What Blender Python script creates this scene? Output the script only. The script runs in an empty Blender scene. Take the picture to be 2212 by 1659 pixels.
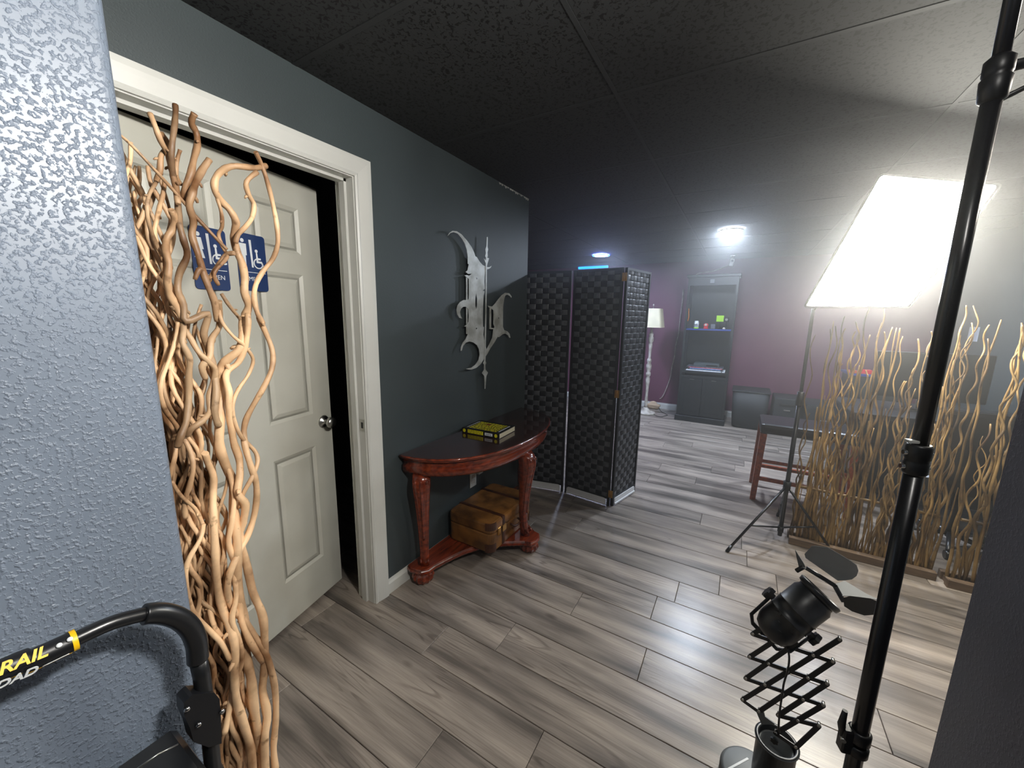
import bpy, bmesh, math, random
from mathutils import Vector, Matrix
import numpy as np
PI = math.pi
S = bpy.context.scene
COL = S.collection

# ------------------------------------------------------------------ camera, exposure, world, lights
CAM_F, CAM_YAW, CAM_PITCH, CAM_ROLL, CAM_H = 828.0, 0.534665, 0.173416, 0.016586, 1.5
def cam_axes():
    cy, sy = math.cos(CAM_YAW), math.sin(CAM_YAW)
    fw = Vector((cy*math.cos(CAM_PITCH), sy*math.cos(CAM_PITCH), -math.sin(CAM_PITCH)))
    right = fw.cross(Vector((0, 0, 1))).normalized()
    up = right.cross(fw)
    r = math.cos(CAM_ROLL)*right + math.sin(CAM_ROLL)*up
    u = -math.sin(CAM_ROLL)*right + math.cos(CAM_ROLL)*up
    return r, u, fw
CR, CU, CF = cam_axes()
EYE = Vector((0, 0, CAM_H))
cd = bpy.data.cameras.new('camera'); cam = bpy.data.objects.new('camera', cd); COL.objects.link(cam)
cd.sensor_fit = 'HORIZONTAL'; cd.sensor_width = 36.0; cd.lens = 36.0*CAM_F/2212.0
cd.clip_start = 0.02; cd.clip_end = 100
M = Matrix.Identity(4)
for i, v in enumerate((CR, CU, -CF)):
    for j in range(3): M[j][i] = v[j]
M.translation = EYE
cam.matrix_world = M
S.camera = cam
S.view_settings.view_transform = 'Standard'
S.view_settings.look = 'None'
S.view_settings.gamma = 1.0
S.view_settings.use_curve_mapping = False
S.view_settings.exposure = 1.85
try:
    S.cycles.max_bounces = 6; S.cycles.diffuse_bounces = 3; S.cycles.glossy_bounces = 3; S.cycles.volume_bounces = 0
    S.cycles.sample_clamp_indirect = 6.0
    S.cycles.use_denoising = True; S.cycles.use_adaptive_sampling = True; S.cycles.adaptive_threshold = 0.02
except Exception: pass
W_ = bpy.data.worlds.new('world'); S.world = W_; W_.use_nodes = True
W_.node_tree.nodes['Background'].inputs[0].default_value = (0.05, 0.06, 0.08, 1)
W_.node_tree.nodes['Background'].inputs[1].default_value = 0.3

LED_STRENGTH = 200.0
LED_B_STRENGTH = 160.0
SOFTBOX_STRENGTH = 13.0
FILL_GLOBE_STRENGTH = 17.0
FILL_PANEL_STRENGTH = 190.0
BLUE_STRENGTH = 1.3
GLARE_DENSITY = 0.05

# ------------------------------------------------------------------ photo ray helpers (points where a sight line meets a real plane)
def ray(x, y): return CF + CR*((x-1106.0)/CAM_F) - CU*((y-829.5)/CAM_F)
def pl(x, y, ax, c):
    d = ray(x, y); return EYE + d*((c-EYE[ax])/d[ax])
def dep(x, y, t): return EYE + ray(x, y)*t
def zat(px, py, x, y):
    d = ray(px, py); return CAM_H + math.hypot(x, y)/math.hypot(d.x, d.y)*d.z

# ------------------------------------------------------------------ materials
def srgb(c):
    return tuple(((v/255.0+0.055)/1.055)**2.4 if v > 10 else v/255.0/12.92 for v in c)+(1,)
def mat(name, rgb, rough=0.5, metal=0.0, var=0.0, vscale=8.0, bump=0.0, bscale=60.0, rgb2=None, spec=0.5, emit=None, es=0.0, coat=0.0, stretch=None, contrast=(0.35, 0.65)):
    m = bpy.data.materials.new(name); m.use_nodes = True
    nt = m.node_tree; b = nt.nodes['Principled BSDF']
    col = srgb(rgb)
    b.inputs['Base Color'].default_value = col
    b.inputs['Roughness'].default_value = rough
    b.inputs['Metallic'].default_value = metal
    b.inputs['Specular IOR Level'].default_value = spec
    b.inputs['Coat Weight'].default_value = coat
    tc = nt.nodes.new('ShaderNodeTexCoord'); mp = nt.nodes.new('ShaderNodeMapping')
    nt.links.new(tc.outputs['Object'], mp.inputs[0])
    if stretch: mp.inputs['Scale'].default_value = stretch
    if rgb2 is None and var == 0: var = 0.08
    n = nt.nodes.new('ShaderNodeTexNoise'); n.inputs['Scale'].default_value = vscale; n.inputs['Detail'].default_value = 5
    nt.links.new(mp.outputs[0], n.inputs['Vector'])
    rp = nt.nodes.new('ShaderNodeValToRGB')
    rp.color_ramp.elements[0].position = contrast[0]; rp.color_ramp.elements[1].position = contrast[1]
    c2 = srgb(rgb2) if rgb2 else tuple(min(1, c*(1+var)) for c in col[:3])+(1,)
    c1 = col if rgb2 else tuple(c*(1-var) for c in col[:3])+(1,)
    rp.color_ramp.elements[0].color = c1; rp.color_ramp.elements[1].color = c2
    nt.links.new(n.outputs[0], rp.inputs[0]); nt.links.new(rp.outputs[0], b.inputs['Base Color'])
    if bump:
        n2 = nt.nodes.new('ShaderNodeTexNoise'); n2.inputs['Scale'].default_value = bscale; n2.inputs['Detail'].default_value = 3
        nt.links.new(mp.outputs[0], n2.inputs['Vector'])
        bp = nt.nodes.new('ShaderNodeBump'); bp.inputs['Strength'].default_value = bump; bp.inputs['Distance'].default_value = 0.004
        nt.links.new(n2.outputs[0], bp.inputs['Height']); nt.links.new(bp.outputs[0], b.inputs['Normal'])
    if emit:
        b.inputs['Emission Color'].default_value = srgb(emit); b.inputs['Emission Strength'].default_value = es
    return m

def floor_material():
    m = bpy.data.materials.new('laminate'); m.use_nodes = True
    nt = m.node_tree; L = nt.links.new; b = nt.nodes['Principled BSDF']
    geo = nt.nodes.new('ShaderNodeNewGeometry'); oi = nt.nodes.new('ShaderNodeObjectInfo')
    off = nt.nodes.new('ShaderNodeVectorMath'); off.operation = 'SCALE'; off.inputs[0].default_value = (13.7, 7.3, 3.1)
    L(oi.outputs['Random'], off.inputs['Scale'])
    add = nt.nodes.new('ShaderNodeVectorMath'); add.operation = 'ADD'
    L(geo.outputs['Position'], add.inputs[0]); L(off.outputs[0], add.inputs[1])
    def mapped(sc):
        mp = nt.nodes.new('ShaderNodeMapping'); mp.inputs['Scale'].default_value = sc; L(add.outputs[0], mp.inputs[0]); return mp.outputs[0]
    # broad patches
    n1 = nt.nodes.new('ShaderNodeTexNoise'); n1.inputs['Scale'].default_value = 1.0; n1.inputs['Detail'].default_value = 3; L(mapped((11, 1.3, 1)), n1.inputs['Vector'])
    # cathedral grain: distorted wave across the board
    w = nt.nodes.new('ShaderNodeTexNoise'); w.inputs['Scale'].default_value = 1.0; w.inputs['Detail'].default_value = 1.5; w.inputs['Distortion'].default_value = 0.4
    L(mapped((11, 1.0, 1)), w.inputs['Vector'])
    mul = nt.nodes.new('ShaderNodeMath'); mul.operation = 'MULTIPLY'; mul.inputs[1].default_value = 80.0; L(w.outputs[0], mul.inputs[0])
    sn = nt.nodes.new('ShaderNodeMath'); sn.operation = 'SINE'; L(mul.outputs[0], sn.inputs[0])
    # fine fibres
    n2 = nt.nodes.new('ShaderNodeTexNoise'); n2.inputs['Scale'].default_value = 1.0; n2.inputs['Detail'].default_value = 4; L(mapped((210, 6, 1)), n2.inputs['Vector'])
    r1 = nt.nodes.new('ShaderNodeValToRGB'); e = r1.color_ramp.elements
    e[0].position = 0.32; e[0].color = srgb((98, 91, 85)); e[1].position = 0.66; e[1].color = srgb((172, 160, 148))
    k = r1.color_ramp.elements.new(0.47); k.color = srgb((138, 128, 119))
    L(n1.outputs[0], r1.inputs[0])
    mx = nt.nodes.new('ShaderNodeMix'); mx.data_type = 'RGBA'; mx.blend_type = 'MULTIPLY'
    gr = nt.nodes.new('ShaderNodeMapRange'); gr.inputs['From Min'].default_value = 0.55; gr.inputs['From Max'].default_value = 1.0
    gr.inputs['To Min'].default_value = 0.0; gr.inputs['To Max'].default_value = 1.0; L(sn.outputs[0], gr.inputs['Value'])
    msk = nt.nodes.new('ShaderNodeTexNoise'); msk.inputs['Scale'].default_value = 1.0; L(mapped((5, 2.2, 1)), msk.inputs['Vector'])
    mm = nt.nodes.new('ShaderNodeMapRange'); mm.inputs['From Min'].default_value = 0.5; mm.inputs['From Max'].default_value = 0.6; mm.inputs['To Max'].default_value = 0.55; L(msk.outputs[0], mm.inputs['Value'])
    pr = nt.nodes.new('ShaderNodeMath'); pr.operation = 'MULTIPLY'; L(gr.outputs[0], pr.inputs[0]); L(mm.outputs[0], pr.inputs[1])
    L(pr.outputs[0], mx.inputs['Factor']); L(r1.outputs[0], mx.inputs['A']); mx.inputs['B'].default_value = (0.30, 0.27, 0.26, 1)
    mx2 = nt.nodes.new('ShaderNodeMix'); mx2.data_type = 'RGBA'; mx2.blend_type = 'MULTIPLY'; mx2.inputs['Factor'].default_value = 0.55
    r2 = nt.nodes.new('ShaderNodeValToRGB'); r2.color_ramp.elements[0].position = 0.3; r2.color_ramp.elements[0].color = (0.55, 0.53, 0.52, 1); r2.color_ramp.elements[1].position = 0.6; r2.color_ramp.elements[1].color = (1, 1, 1, 1)
    L(n2.outputs[0], r2.inputs[0]); L(mx.outputs['Result'], mx2.inputs['A']); L(r2.outputs[0], mx2.inputs['B'])
    # per board tint
    hs = nt.nodes.new('ShaderNodeHueSaturation'); mr = nt.nodes.new('ShaderNodeMapRange'); mr.inputs['To Min'].default_value = 0.86; mr.inputs['To Max'].default_value = 1.12
    L(oi.outputs['Random'], mr.inputs['Value']); L(mr.outputs[0], hs.inputs['Value']); L(mx2.outputs['Result'], hs.inputs['Color'])
    # knots
    vo = nt.nodes.new('ShaderNodeTexVoronoi'); vo.inputs['Scale'].default_value = 1.0; L(mapped((5, 2.2, 1)), vo.inputs['Vector'])
    kr = nt.nodes.new('ShaderNodeMapRange'); kr.inputs['From Min'].default_value = 0.03; kr.inputs['From Max'].default_value = 0.10; kr.inputs['To Min'].default_value = 0.75; kr.inputs['To Max'].default_value = 0.0
    L(vo.outputs['Distance'], kr.inputs['Value'])
    mx3 = nt.nodes.new('ShaderNodeMix'); mx3.data_type = 'RGBA'; L(kr.outputs[0], mx3.inputs['Factor']); L(hs.outputs[0], mx3.inputs['A']); mx3.inputs['B'].default_value = srgb((62, 54, 48))
    L(mx3.outputs['Result'], b.inputs['Base Color'])
    b.inputs['Roughness'].default_value = 0.30; b.inputs['Specular IOR Level'].default_value = 0.5
    bp = nt.nodes.new('ShaderNodeBump'); bp.inputs['Strength'].default_value = 0.12; bp.inputs['Distance'].default_value = 0.002
    L(n2.outputs[0], bp.inputs['Height']); L(bp.outputs[0], b.inputs['Normal'])
    return m

def orange_peel(name, rgb, bump=0.5, scale=90.0, rough=0.45):
    """painted knock-down wall texture"""
    m = bpy.data.materials.new(name); m.use_nodes = True
    nt = m.node_tree; L = nt.links.new; b = nt.nodes['Principled BSDF']
    tc = nt.nodes.new('ShaderNodeTexCoord')
    n = nt.nodes.new('ShaderNodeTexNoise'); n.inputs['Scale'].default_value = scale; n.inputs['Detail'].default_value = 2.5; L(tc.outputs['Object'], n.inputs['Vector'])
    rp = nt.nodes.new('ShaderNodeValToRGB'); rp.color_ramp.elements[0].position = 0.50; rp.color_ramp.elements[1].position = 0.66; L(n.outputs[0], rp.inputs[0])
    n2 = nt.nodes.new('ShaderNodeTexNoise'); n2.inputs['Scale'].default_value = 1.7; n2.inputs['Detail'].default_value = 6; L(tc.outputs['Object'], n2.inputs['Vector'])
    c = srgb(rgb); r2 = nt.nodes.new('ShaderNodeValToRGB'); r2.color_ramp.elements[0].position = 0.35; r2.color_ramp.elements[1].position = 0.65
    r2.color_ramp.elements[0].color = tuple(v*0.88 for v in c[:3])+(1,); r2.color_ramp.elements[1].color = tuple(v*1.12 for v in c[:3])+(1,)
    L(n2.outputs[0], r2.inputs[0]); L(r2.outputs[0], b.inputs['Base Color'])
    b.inputs['Roughness'].default_value = rough
    bp = nt.nodes.new('ShaderNodeBump'); bp.inputs['Strength'].default_value = bump; bp.inputs['Distance'].default_value = 0.003
    L(rp.outputs[0], bp.inputs['Height']); L(bp.outputs[0], b.inputs['Normal'])
    return m

def ceiling_tile_material():
    m = bpy.data.materials.new('fissured_tile'); m.use_nodes = True
    nt = m.node_tree; L = nt.links.new; b = nt.nodes['Principled BSDF']
    geo = nt.nodes.new('ShaderNodeNewGeometry')
    n = nt.nodes.new('ShaderNodeTexNoise'); n.inputs['Scale'].default_value = 75; n.inputs['Detail'].default_value = 2; n.inputs['Distortion'].default_value = 0.8; L(geo.outputs['Position'], n.inputs['Vector'])
    rp = nt.nodes.new('ShaderNodeValToRGB'); rp.color_ramp.elements[0].position = 0.40; rp.color_ramp.elements[1].position = 0.45
    rp.color_ramp.elements[0].color = (0.001, 0.001, 0.0012, 1); rp.color_ramp.elements[1].color = (0.026, 0.028, 0.029, 1)
    L(n.outputs[0], rp.inputs[0]); L(rp.outputs[0], b.inputs['Base Color'])
    b.inputs['Roughness'].default_value = 0.75
    bp = nt.nodes.new('ShaderNodeBump'); bp.inputs['Strength'].default_value = 0.6; bp.inputs['Distance'].default_value = 0.003
    L(rp.outputs[0], bp.inputs['Height']); L(bp.outputs[0], b.inputs['Normal'])
    return m

def bark_material(name, light, dark):
    m = mat(name, dark, rough=0.5, rgb2=light, vscale=5.0, bump=0.35, bscale=45, contrast=(0.34, 0.58))
    nt = m.node_tree; L = nt.links.new; b = nt.nodes['Principled BSDF']
    oi = nt.nodes.new('ShaderNodeObjectInfo')
    n = nt.nodes.new('ShaderNodeTexNoise'); n.inputs['Scale'].default_value = 28; n.inputs['Detail'].default_value = 3
    tc = nt.nodes.new('ShaderNodeTexCoord'); L(tc.outputs['Object'], n.inputs['Vector'])
    rp = nt.nodes.new('ShaderNodeValToRGB'); rp.color_ramp.elements[0].position = 0.28; rp.color_ramp.elements[1].position = 0.38
    rp.color_ramp.elements[0].color = (0.25, 0.18, 0.12, 1); rp.color_ramp.elements[1].color = (1, 1, 1, 1); L(n.outputs[0], rp.inputs[0])
    mx = nt.nodes.new('ShaderNodeMix'); mx.data_type = 'RGBA'; mx.blend_type = 'MULTIPLY'; mx.inputs['Factor'].default_value = 0.8
    src = b.inputs['Base Color'].links[0].from_socket
    L(src, mx.inputs['A']); L(rp.outputs[0], mx.inputs['B'])
    hs = nt.nodes.new('ShaderNodeHueSaturation'); mr = nt.nodes.new('ShaderNodeMapRange'); mr.inputs['To Min'].default_value = 0.5; mr.inputs['To Max'].default_value = 1.15
    L(oi.outputs['Random'], mr.inputs['Value']); L(mr.outputs[0], hs.inputs['Value']); L(mx.outputs['Result'], hs.inputs['Color']); L(hs.outputs[0], b.inputs['Base Color'])
    return m

def wood_material(name, rgb, rgb2, rough=0.25, coat=0.5, stretch=(3, 30, 30)):
    return mat(name, rgb, rough=rough, rgb2=rgb2, vscale=1.6, stretch=stretch, coat=coat, bump=0.03, bscale=6)

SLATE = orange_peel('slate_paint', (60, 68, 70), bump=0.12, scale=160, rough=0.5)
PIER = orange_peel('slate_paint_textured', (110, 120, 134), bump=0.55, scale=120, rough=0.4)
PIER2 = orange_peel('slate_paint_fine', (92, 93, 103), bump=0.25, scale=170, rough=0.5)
MAROON = mat('maroon_paint', (106, 60, 80), rough=0.55, var=0.08, vscale=3, bump=0.08, bscale=120)
BLACKROOM = mat('unlit_room', (18, 18, 20), rough=0.8)  # darkness of the unlit room behind the door, put into its wall colour
WHITE = mat('white_paint', (206, 206, 200), rough=0.38, var=0.03, vscale=5)
DOORP = mat('door_paint', (200, 199, 188), rough=0.42, var=0.05, vscale=3, rgb2=(184, 182, 170), bump=0.03, bscale=200)
FLOORM = floor_material()
SUBFLOOR = mat('underlay', (22, 20, 19), rough=0.9)
TILE = ceiling_tile_material()
GRIDM = mat('painted_grid', (46, 48, 49), rough=0.7)
STEEL = mat('brushed_steel', (190, 190, 186), rough=0.28, metal=1.0, var=0.12, vscale=20)
ARTM = mat('raw_steel', (196, 199, 196), rough=0.38, metal=0.15, rgb2=(150, 150, 142), vscale=14, bump=0.1, bscale=50)
CHROME = mat('chrome', (215, 215, 215), rough=0.15, metal=1.0)
BLACKP = mat('black_plastic', (20, 21, 24), rough=0.38)
BLACKM = mat('black_metal', (30, 32, 36), rough=0.36, spec=0.6)
POLEM = mat('black_pole', (22, 23, 27), rough=0.25, spec=0.6)
BLACKR = mat('black_rubber', (24, 25, 27), rough=0.3, spec=0.6)
LEAFM = mat('grey_sheet_metal', (98, 102, 104), rough=0.5, metal=0.1)
BARK = bark_material('peeled_willow', (240, 200, 156), (118, 80, 48))
BARKF = bark_material('fence_willow', (176, 142, 88), (84, 62, 42))
BASEW = mat('weathered_board', (92, 74, 58), rough=0.7, rgb2=(128, 106, 84), vscale=4, stretch=(8, 1, 8), bump=0.2, bscale=30)
CHERRY = wood_material('cherry_wood', (84, 28, 12), (136, 54, 26), rough=0.22, coat=0.6)
CHERRYT = wood_material('cherry_top', (42, 20, 17), (60, 30, 24), rough=0.12, coat=0.8)
LEATHER = mat('old_leather', (76, 48, 22), rough=0.36, rgb2=(146, 98, 46), vscale=9, bump=0.2, bscale=70)
LEATHERD = mat('dark_leather', (48, 24, 14), rough=0.4, rgb2=(80, 44, 24), vscale=12, bump=0.15)
BRASS = mat('brass', (186, 140, 70), rough=0.35, metal=0.9)
WOVEN = mat('woven_paper', (98, 100, 104), rough=0.3, rgb2=(68, 71, 75), vscale=30, bump=0.5, bscale=160, spec=0.7)
WOVENV = mat('woven_paper_upright', (26, 28, 31), rough=0.5, rgb2=(16, 17, 20), vscale=30, bump=0.5, bscale=160, spec=0.45)
FRAMEB = mat('black_frame', (20, 21, 23), rough=0.5)
NAVY = mat('navy_plastic', (28, 52, 98), rough=0.4)
SIGNW = mat('sign_white', (225, 228, 230), rough=0.5)
YELLOW = mat('yellow_print', (228, 216, 30), rough=0.45)
YELLOWL = mat('yellow_label', (248, 196, 20), rough=0.4)
BLACKI = mat('black_ink', (16, 16, 15), rough=0.4)
PAPER = mat('page_edges', (224, 214, 184), rough=0.7, rgb2=(198, 188, 158), vscale=3, stretch=(1, 1, 160))
CREAM = mat('lamp_shade_cloth', (226, 216, 184), rough=0.8)
OFFWH = mat('distressed_white', (206, 200, 190), rough=0.6, rgb2=(160, 150, 138), vscale=18)
BLACKW = mat('black_furniture', (30, 32, 33), rough=0.4, var=0.15)
BLUES = mat('blue_shelf_paint', (36, 60, 130), rough=0.4)
GREEN = mat('lime_plastic', (160, 216, 30), rough=0.5)
RED = mat('red_plastic', (214, 40, 54), rough=0.45)
LEATHERB = mat('black_leather', (24, 24, 26), rough=0.3, var=0.1, bump=0.1, bscale=120)
STOOLW = wood_material('stool_wood', (118, 48, 20), (162, 76, 36), rough=0.35, coat=0.2)
TUBM = mat('black_tub_plastic', (34, 36, 38), rough=0.65)
GLOW = mat('softbox_diffuser', (240, 240, 236), emit=(255, 251, 238), es=SOFTBOX_STRENGTH)
LEDM = mat('led_lens', (240, 244, 250), emit=(222, 236, 255), es=LED_STRENGTH)
LEDB = mat('led_lens_blue_white', (240, 244, 250), emit=(205, 222, 255), es=LED_B_STRENGTH)
BLUERING = mat('added_blue_ring', (20, 60, 200), emit=(10, 80, 255), es=26.0)
BLUEM = mat('blue_tube', (60, 140, 240), emit=(20, 112, 235), es=BLUE_STRENGTH)
FILLGLOBEM = mat('fill_globe_glow', (240, 240, 235), emit=(255, 246, 232), es=FILL_GLOBE_STRENGTH)

# ------------------------------------------------------------------ mesh helpers
class MB:
    def __init__(s): s.v = []; s.f = []; s.sm = []; s.mi = []; s.cur = 0
    def add(s, vs, fs, smooth=False):
        o = len(s.v); s.v += [tuple(v) for v in vs]; s.f += [tuple(i+o for i in f) for f in fs]
        s.sm += [smooth]*len(fs); s.mi += [s.cur]*len(fs); return s
    def box(s, a, b, R=None, at=None, ch=0.0):
        x0, y0, z0 = a; x1, y1, z1 = b
        if x0 > x1: x0, x1 = x1, x0
        if y0 > y1: y0, y1 = y1, y0
        if z0 > z1: z0, z1 = z1, z0
        c = min(ch, (x1-x0)/2.1, (y1-y0)/2.1, (z1-z0)/2.1)
        if c > 0:
            bm = bmesh.new(); bmesh.ops.create_cube(bm, size=1.0)
            for v in bm.verts: v.co = Vector(((x0+x1)/2+v.co.x*(x1-x0), (y0+y1)/2+v.co.y*(y1-y0), (z0+z1)/2+v.co.z*(z1-z0)))
            bmesh.ops.bevel(bm, geom=bm.edges[:], offset=c, segments=2 if c > 0.006 else 1, affect='EDGES', profile=0.6)
            bm.verts.index_update()
            vs = [v.co.copy() for v in bm.verts]; fs = [[v.index for v in f.verts] for f in bm.faces]; bm.free()
        else:
            vs = [Vector(p) for p in ((x0, y0, z0), (x1, y0, z0), (x1, y1, z0), (x0, y1, z0), (x0, y0, z1), (x1, y0, z1), (x1, y1, z1), (x0, y1, z1))]
            fs = [(0, 3, 2, 1), (4, 5, 6, 7), (0, 1, 5, 4), (1, 2, 6, 5), (2, 3, 7, 6), (3, 0, 4, 7)]
        if R is not None: vs = [R @ v for v in vs]
        if at is not None: vs = [v+Vector(at) for v in vs]
        return s.add(vs, fs)
    def ring(s, c, ax, up, r, n, sq=None):
        side = ax.cross(up)
        return [c + up*(math.cos(2*PI*k/n)*r) + side*(math.sin(2*PI*k/n)*r*(sq or 1)) for k in range(n)]
    def tube(s, pts, rs, n=8, caps=True, sq=None):
        pts = [Vector(p) for p in pts]
        if not hasattr(rs, '__len__'): rs = [rs]*len(pts)
        t0 = (pts[1]-pts[0]).normalized()
        up = Vector((0, 0, 1)) if abs(t0.z) < 0.9 else Vector((1, 0, 0))
        up = (up - t0*up.dot(t0)).normalized()
        vs = []; fs = []
        for i, p in enumerate(pts):
            if i == 0: t = t0
            elif i == len(pts)-1: t = (pts[i]-pts[i-1]).normalized()
            else:
                t = (pts[i+1]-pts[i-1])
                t = t.normalized() if t.length > 1e-9 else t0
            up = (up - t*up.dot(t)).normalized()
            vs += s.ring(p, t, up, rs[i], n, sq)
        for i in range(len(pts)-1):
            for k in range(n):
                a = i*n+k; b = i*n+(k+1) % n
                fs.append((a, a+n, b+n, b))
        s.add(vs, fs, True)
        if caps:
            o = len(s.v)-len(vs)
            s.f += [tuple(o+k for k in range(n)), tuple(o+len(vs)-1-k for k in range(n))]
            s.sm += [False, False]; s.mi += [s.cur]*2
        return s
    def cyl(s, a, b, r0, r1=None, n=20, caps=True): return s.tube([a, b], [r0, r1 if r1 is not None else r0], n, caps)
    def lathe(s, prof, at=(0, 0, 0), n=24, axis=None, caps=True):
        """prof: (radius, height) pairs along axis (default z)"""
        ax = Vector(axis).normalized() if axis is not None else Vector((0, 0, 1))
        q = Vector((0, 0, 1)).rotation_difference(ax)
        vs = []; fs = []
        for r, z in prof:
            for k in range(n):
                a = 2*PI*k/n
                vs.append(q @ Vector((max(r, 1e-4)*math.cos(a), max(r, 1e-4)*math.sin(a), z)) + Vector(at))
        for i in range(len(prof)-1):
            for k in range(n):
                a = i*n+k; b = i*n+(k+1) % n
                fs.append((a, b, b+n, a+n))
        s.add(vs, fs, True)
        if not caps: return s
        o = len(s.v)-len(vs)
        s.f += [tuple(o+n-1-k for k in range(n)), tuple(o+len(vs)-n+k for k in range(n))]; s.sm += [False]*2; s.mi += [s.cur]*2
        return s
    def prism(s, poly, vec, holes=()):
        """closed 3D outline(s) extruded by vec, triangulated, holes allowed"""
        bm = bmesh.new(); loops = []; edges = []
        for lp in [poly]+list(holes):
            vs = [bm.verts.new(p) for p in lp]; loops.append(vs)
            for i in range(len(vs)): edges.append(bm.edges.new((vs[i], vs[(i+1) % len(vs)])))
        res = bmesh.ops.triangle_fill(bm, use_beauty=True, use_dissolve=False, edges=edges)
        faces = bm.faces[:]
        bm.verts.index_update()
        n = len(bm.verts); base = [v.co.copy() for v in bm.verts]
        fs = [[v.index for v in f.verts] for f in faces]
        vec = Vector(vec)
        allv = base + [p+vec for p in base]
        out = [f for f in fs] + [[i+n for i in reversed(f)] for f in fs]
        for vs in loops:
            idx = [v.index for v in vs]
            for i in range(len(idx)):
                a, b = idx[i], idx[(i+1) % len(idx)]; out.append([a, b, b+n, a+n])
        bm.free()
        return s.add(allv, out)
    def obj(s, name, m, parent=None, world=True):
        me = bpy.data.meshes.new(name)
        bm = bmesh.new()
        me.from_pydata([tuple(v) for v in s.v], [], [tuple(f) for f in s.f])
        me.polygons.foreach_set('use_smooth', s.sm); me.polygons.foreach_set('material_index', s.mi)
        bm.from_mesh(me); bmesh.ops.recalc_face_normals(bm, faces=bm.faces); bm.to_mesh(me); bm.free()
        for k in (m if isinstance(m, (list, tuple)) else [m]): me.materials.append(k)
        me.update()
        o = bpy.data.objects.new(name, me); COL.objects.link(o)
        if parent is not None:
            o.parent = parent
            if world: o.matrix_parent_inverse = parent.matrix_world.inverted()
        return o

def thing(name, label, cat, loc=(0, 0, 0), group=None, kind=None):
    o = bpy.data.objects.new(name, None); COL.objects.link(o); o.location = loc; o.empty_display_size = 0.05
    o.matrix_world = Matrix.Translation(loc)
    if label: o['label'] = label
    if cat: o['category'] = cat
    if group: o['group'] = group
    if kind: o['kind'] = kind
    return o
def tag(o, label, cat, group=None):
    o['label'] = label; o['category'] = cat
    if group: o['group'] = group
    return o
def structure(o): o['kind'] = 'structure'; return o
def lab(o, t): o['label'] = t; return o
def share(src, name, parent, mw):
    o = bpy.data.objects.new(name, src.data); COL.objects.link(o); o.parent = parent; o.matrix_world = mw; return o

def catmull(P, sub=5):
    P = [Vector(p) for p in P]; out = []
    for i in range(len(P)-1):
        p0 = P[max(i-1, 0)]; p1 = P[i]; p2 = P[i+1]; p3 = P[min(i+2, len(P)-1)]
        for k in range(sub):
            t = k/sub
            out.append(0.5*((2*p1)+(p2-p0)*t+(2*p0-5*p1+4*p2-p3)*t*t+(3*p1-p0-3*p2+p3)*t**3))
    out.append(P[-1]); return out

def text(name, body, size, mw, m, parent, align='CENTER', shear=0.0, bold=0.0):
    c = bpy.data.curves.new(name, 'FONT'); c.body = body; c.size = size; c.align_x = align; c.align_y = 'CENTER'; c.extrude = 0.0004
    c.materials.append(m)
    o = bpy.data.objects.new(name, c); COL.objects.link(o); o.parent = parent
    if parent is not None: o.matrix_parent_inverse = parent.matrix_world.inverted()
    o.matrix_world = mw
    c.shear = shear; c.offset = bold
    bpy.context.view_layer.update()
    me = bpy.data.meshes.new_from_object(o.evaluated_get(bpy.context.evaluated_depsgraph_get()))
    o2 = bpy.data.objects.new(name, me); COL.objects.link(o2); o2.parent = parent
    if parent is not None: o2.matrix_parent_inverse = parent.matrix_world.inverted()
    o2.matrix_world = mw
    bpy.data.objects.remove(o); o2.name = name
    return o2

# ------------------------------------------------------------------ THE SETTING
WY = 1.518          # front face of the left wall
CEIL = 2.40
# floor: sub floor and planks
fl = MB().box((-2, -2.1, -0.06), (6.9, 4.0, -0.013)).obj('floor', SUBFLOOR); structure(fl)
PW = 0.1905
joint = {}
random.seed(4)
nplank = 0
def plank(x0, x1, y0, y1):
    g = 0.0011; c = 0.0016
    a = [(x0+g, y0+g, -0.013), (x1-g, y0+g, -0.013), (x1-g, y1-g, -0.013), (x0+g, y1-g, -0.013)]
    b = [(p[0], p[1], -c) for p in a]
    t = [(x0+g+c, y0+g+c, 0), (x1-g-c, y0+g+c, 0), (x1-g-c, y1-g-c, 0), (x0+g+c, y1-g-c, 0)]
    vs = a+b+t; fs = [(8, 9, 10, 11)]
    for k in range(4):
        j = (k+1) % 4; fs += [(k, j, j+4, k+4), (k+4, j+4, j+8, k+8)]
    return MB().add(vs, fs)
known = {0: .795, 1: .478, 2: 1.09, 3: .82, 4: .23, 5: .61, 7: .165, 8: -.037}
far = MB()
for r in range(-13, 34):
    x0 = .699+r*PW; x1 = x0+PW
    if x0 < -1.8 or x1 > 6.9: continue
    ph = known.get(r, random.uniform(-1.2, 0))
    ph -= math.ceil((ph+2.1)/1.22)*1.22
    y = ph
    while y < 4.0:
        a = max(y, -2.1); b = min(y+1.22, 4.0 if x0 > 2.6 else 3.0)
        if b-a > 0.02:
            if x0 > 4.1 and (b < -2.0 or a > 3.5) or (x1 < 0.3): far.add(*(lambda q: (q.v, q.f))(plank(x0, x1, a, b)))
            else:
                plank(x0, x1, a, b).obj('floor_plank', FLOORM, fl)
                nplank += 1
        y += 1.22
fp = far.obj('floor_planks', FLOORM, fl); fp['kind'] = 'stuff'

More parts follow.
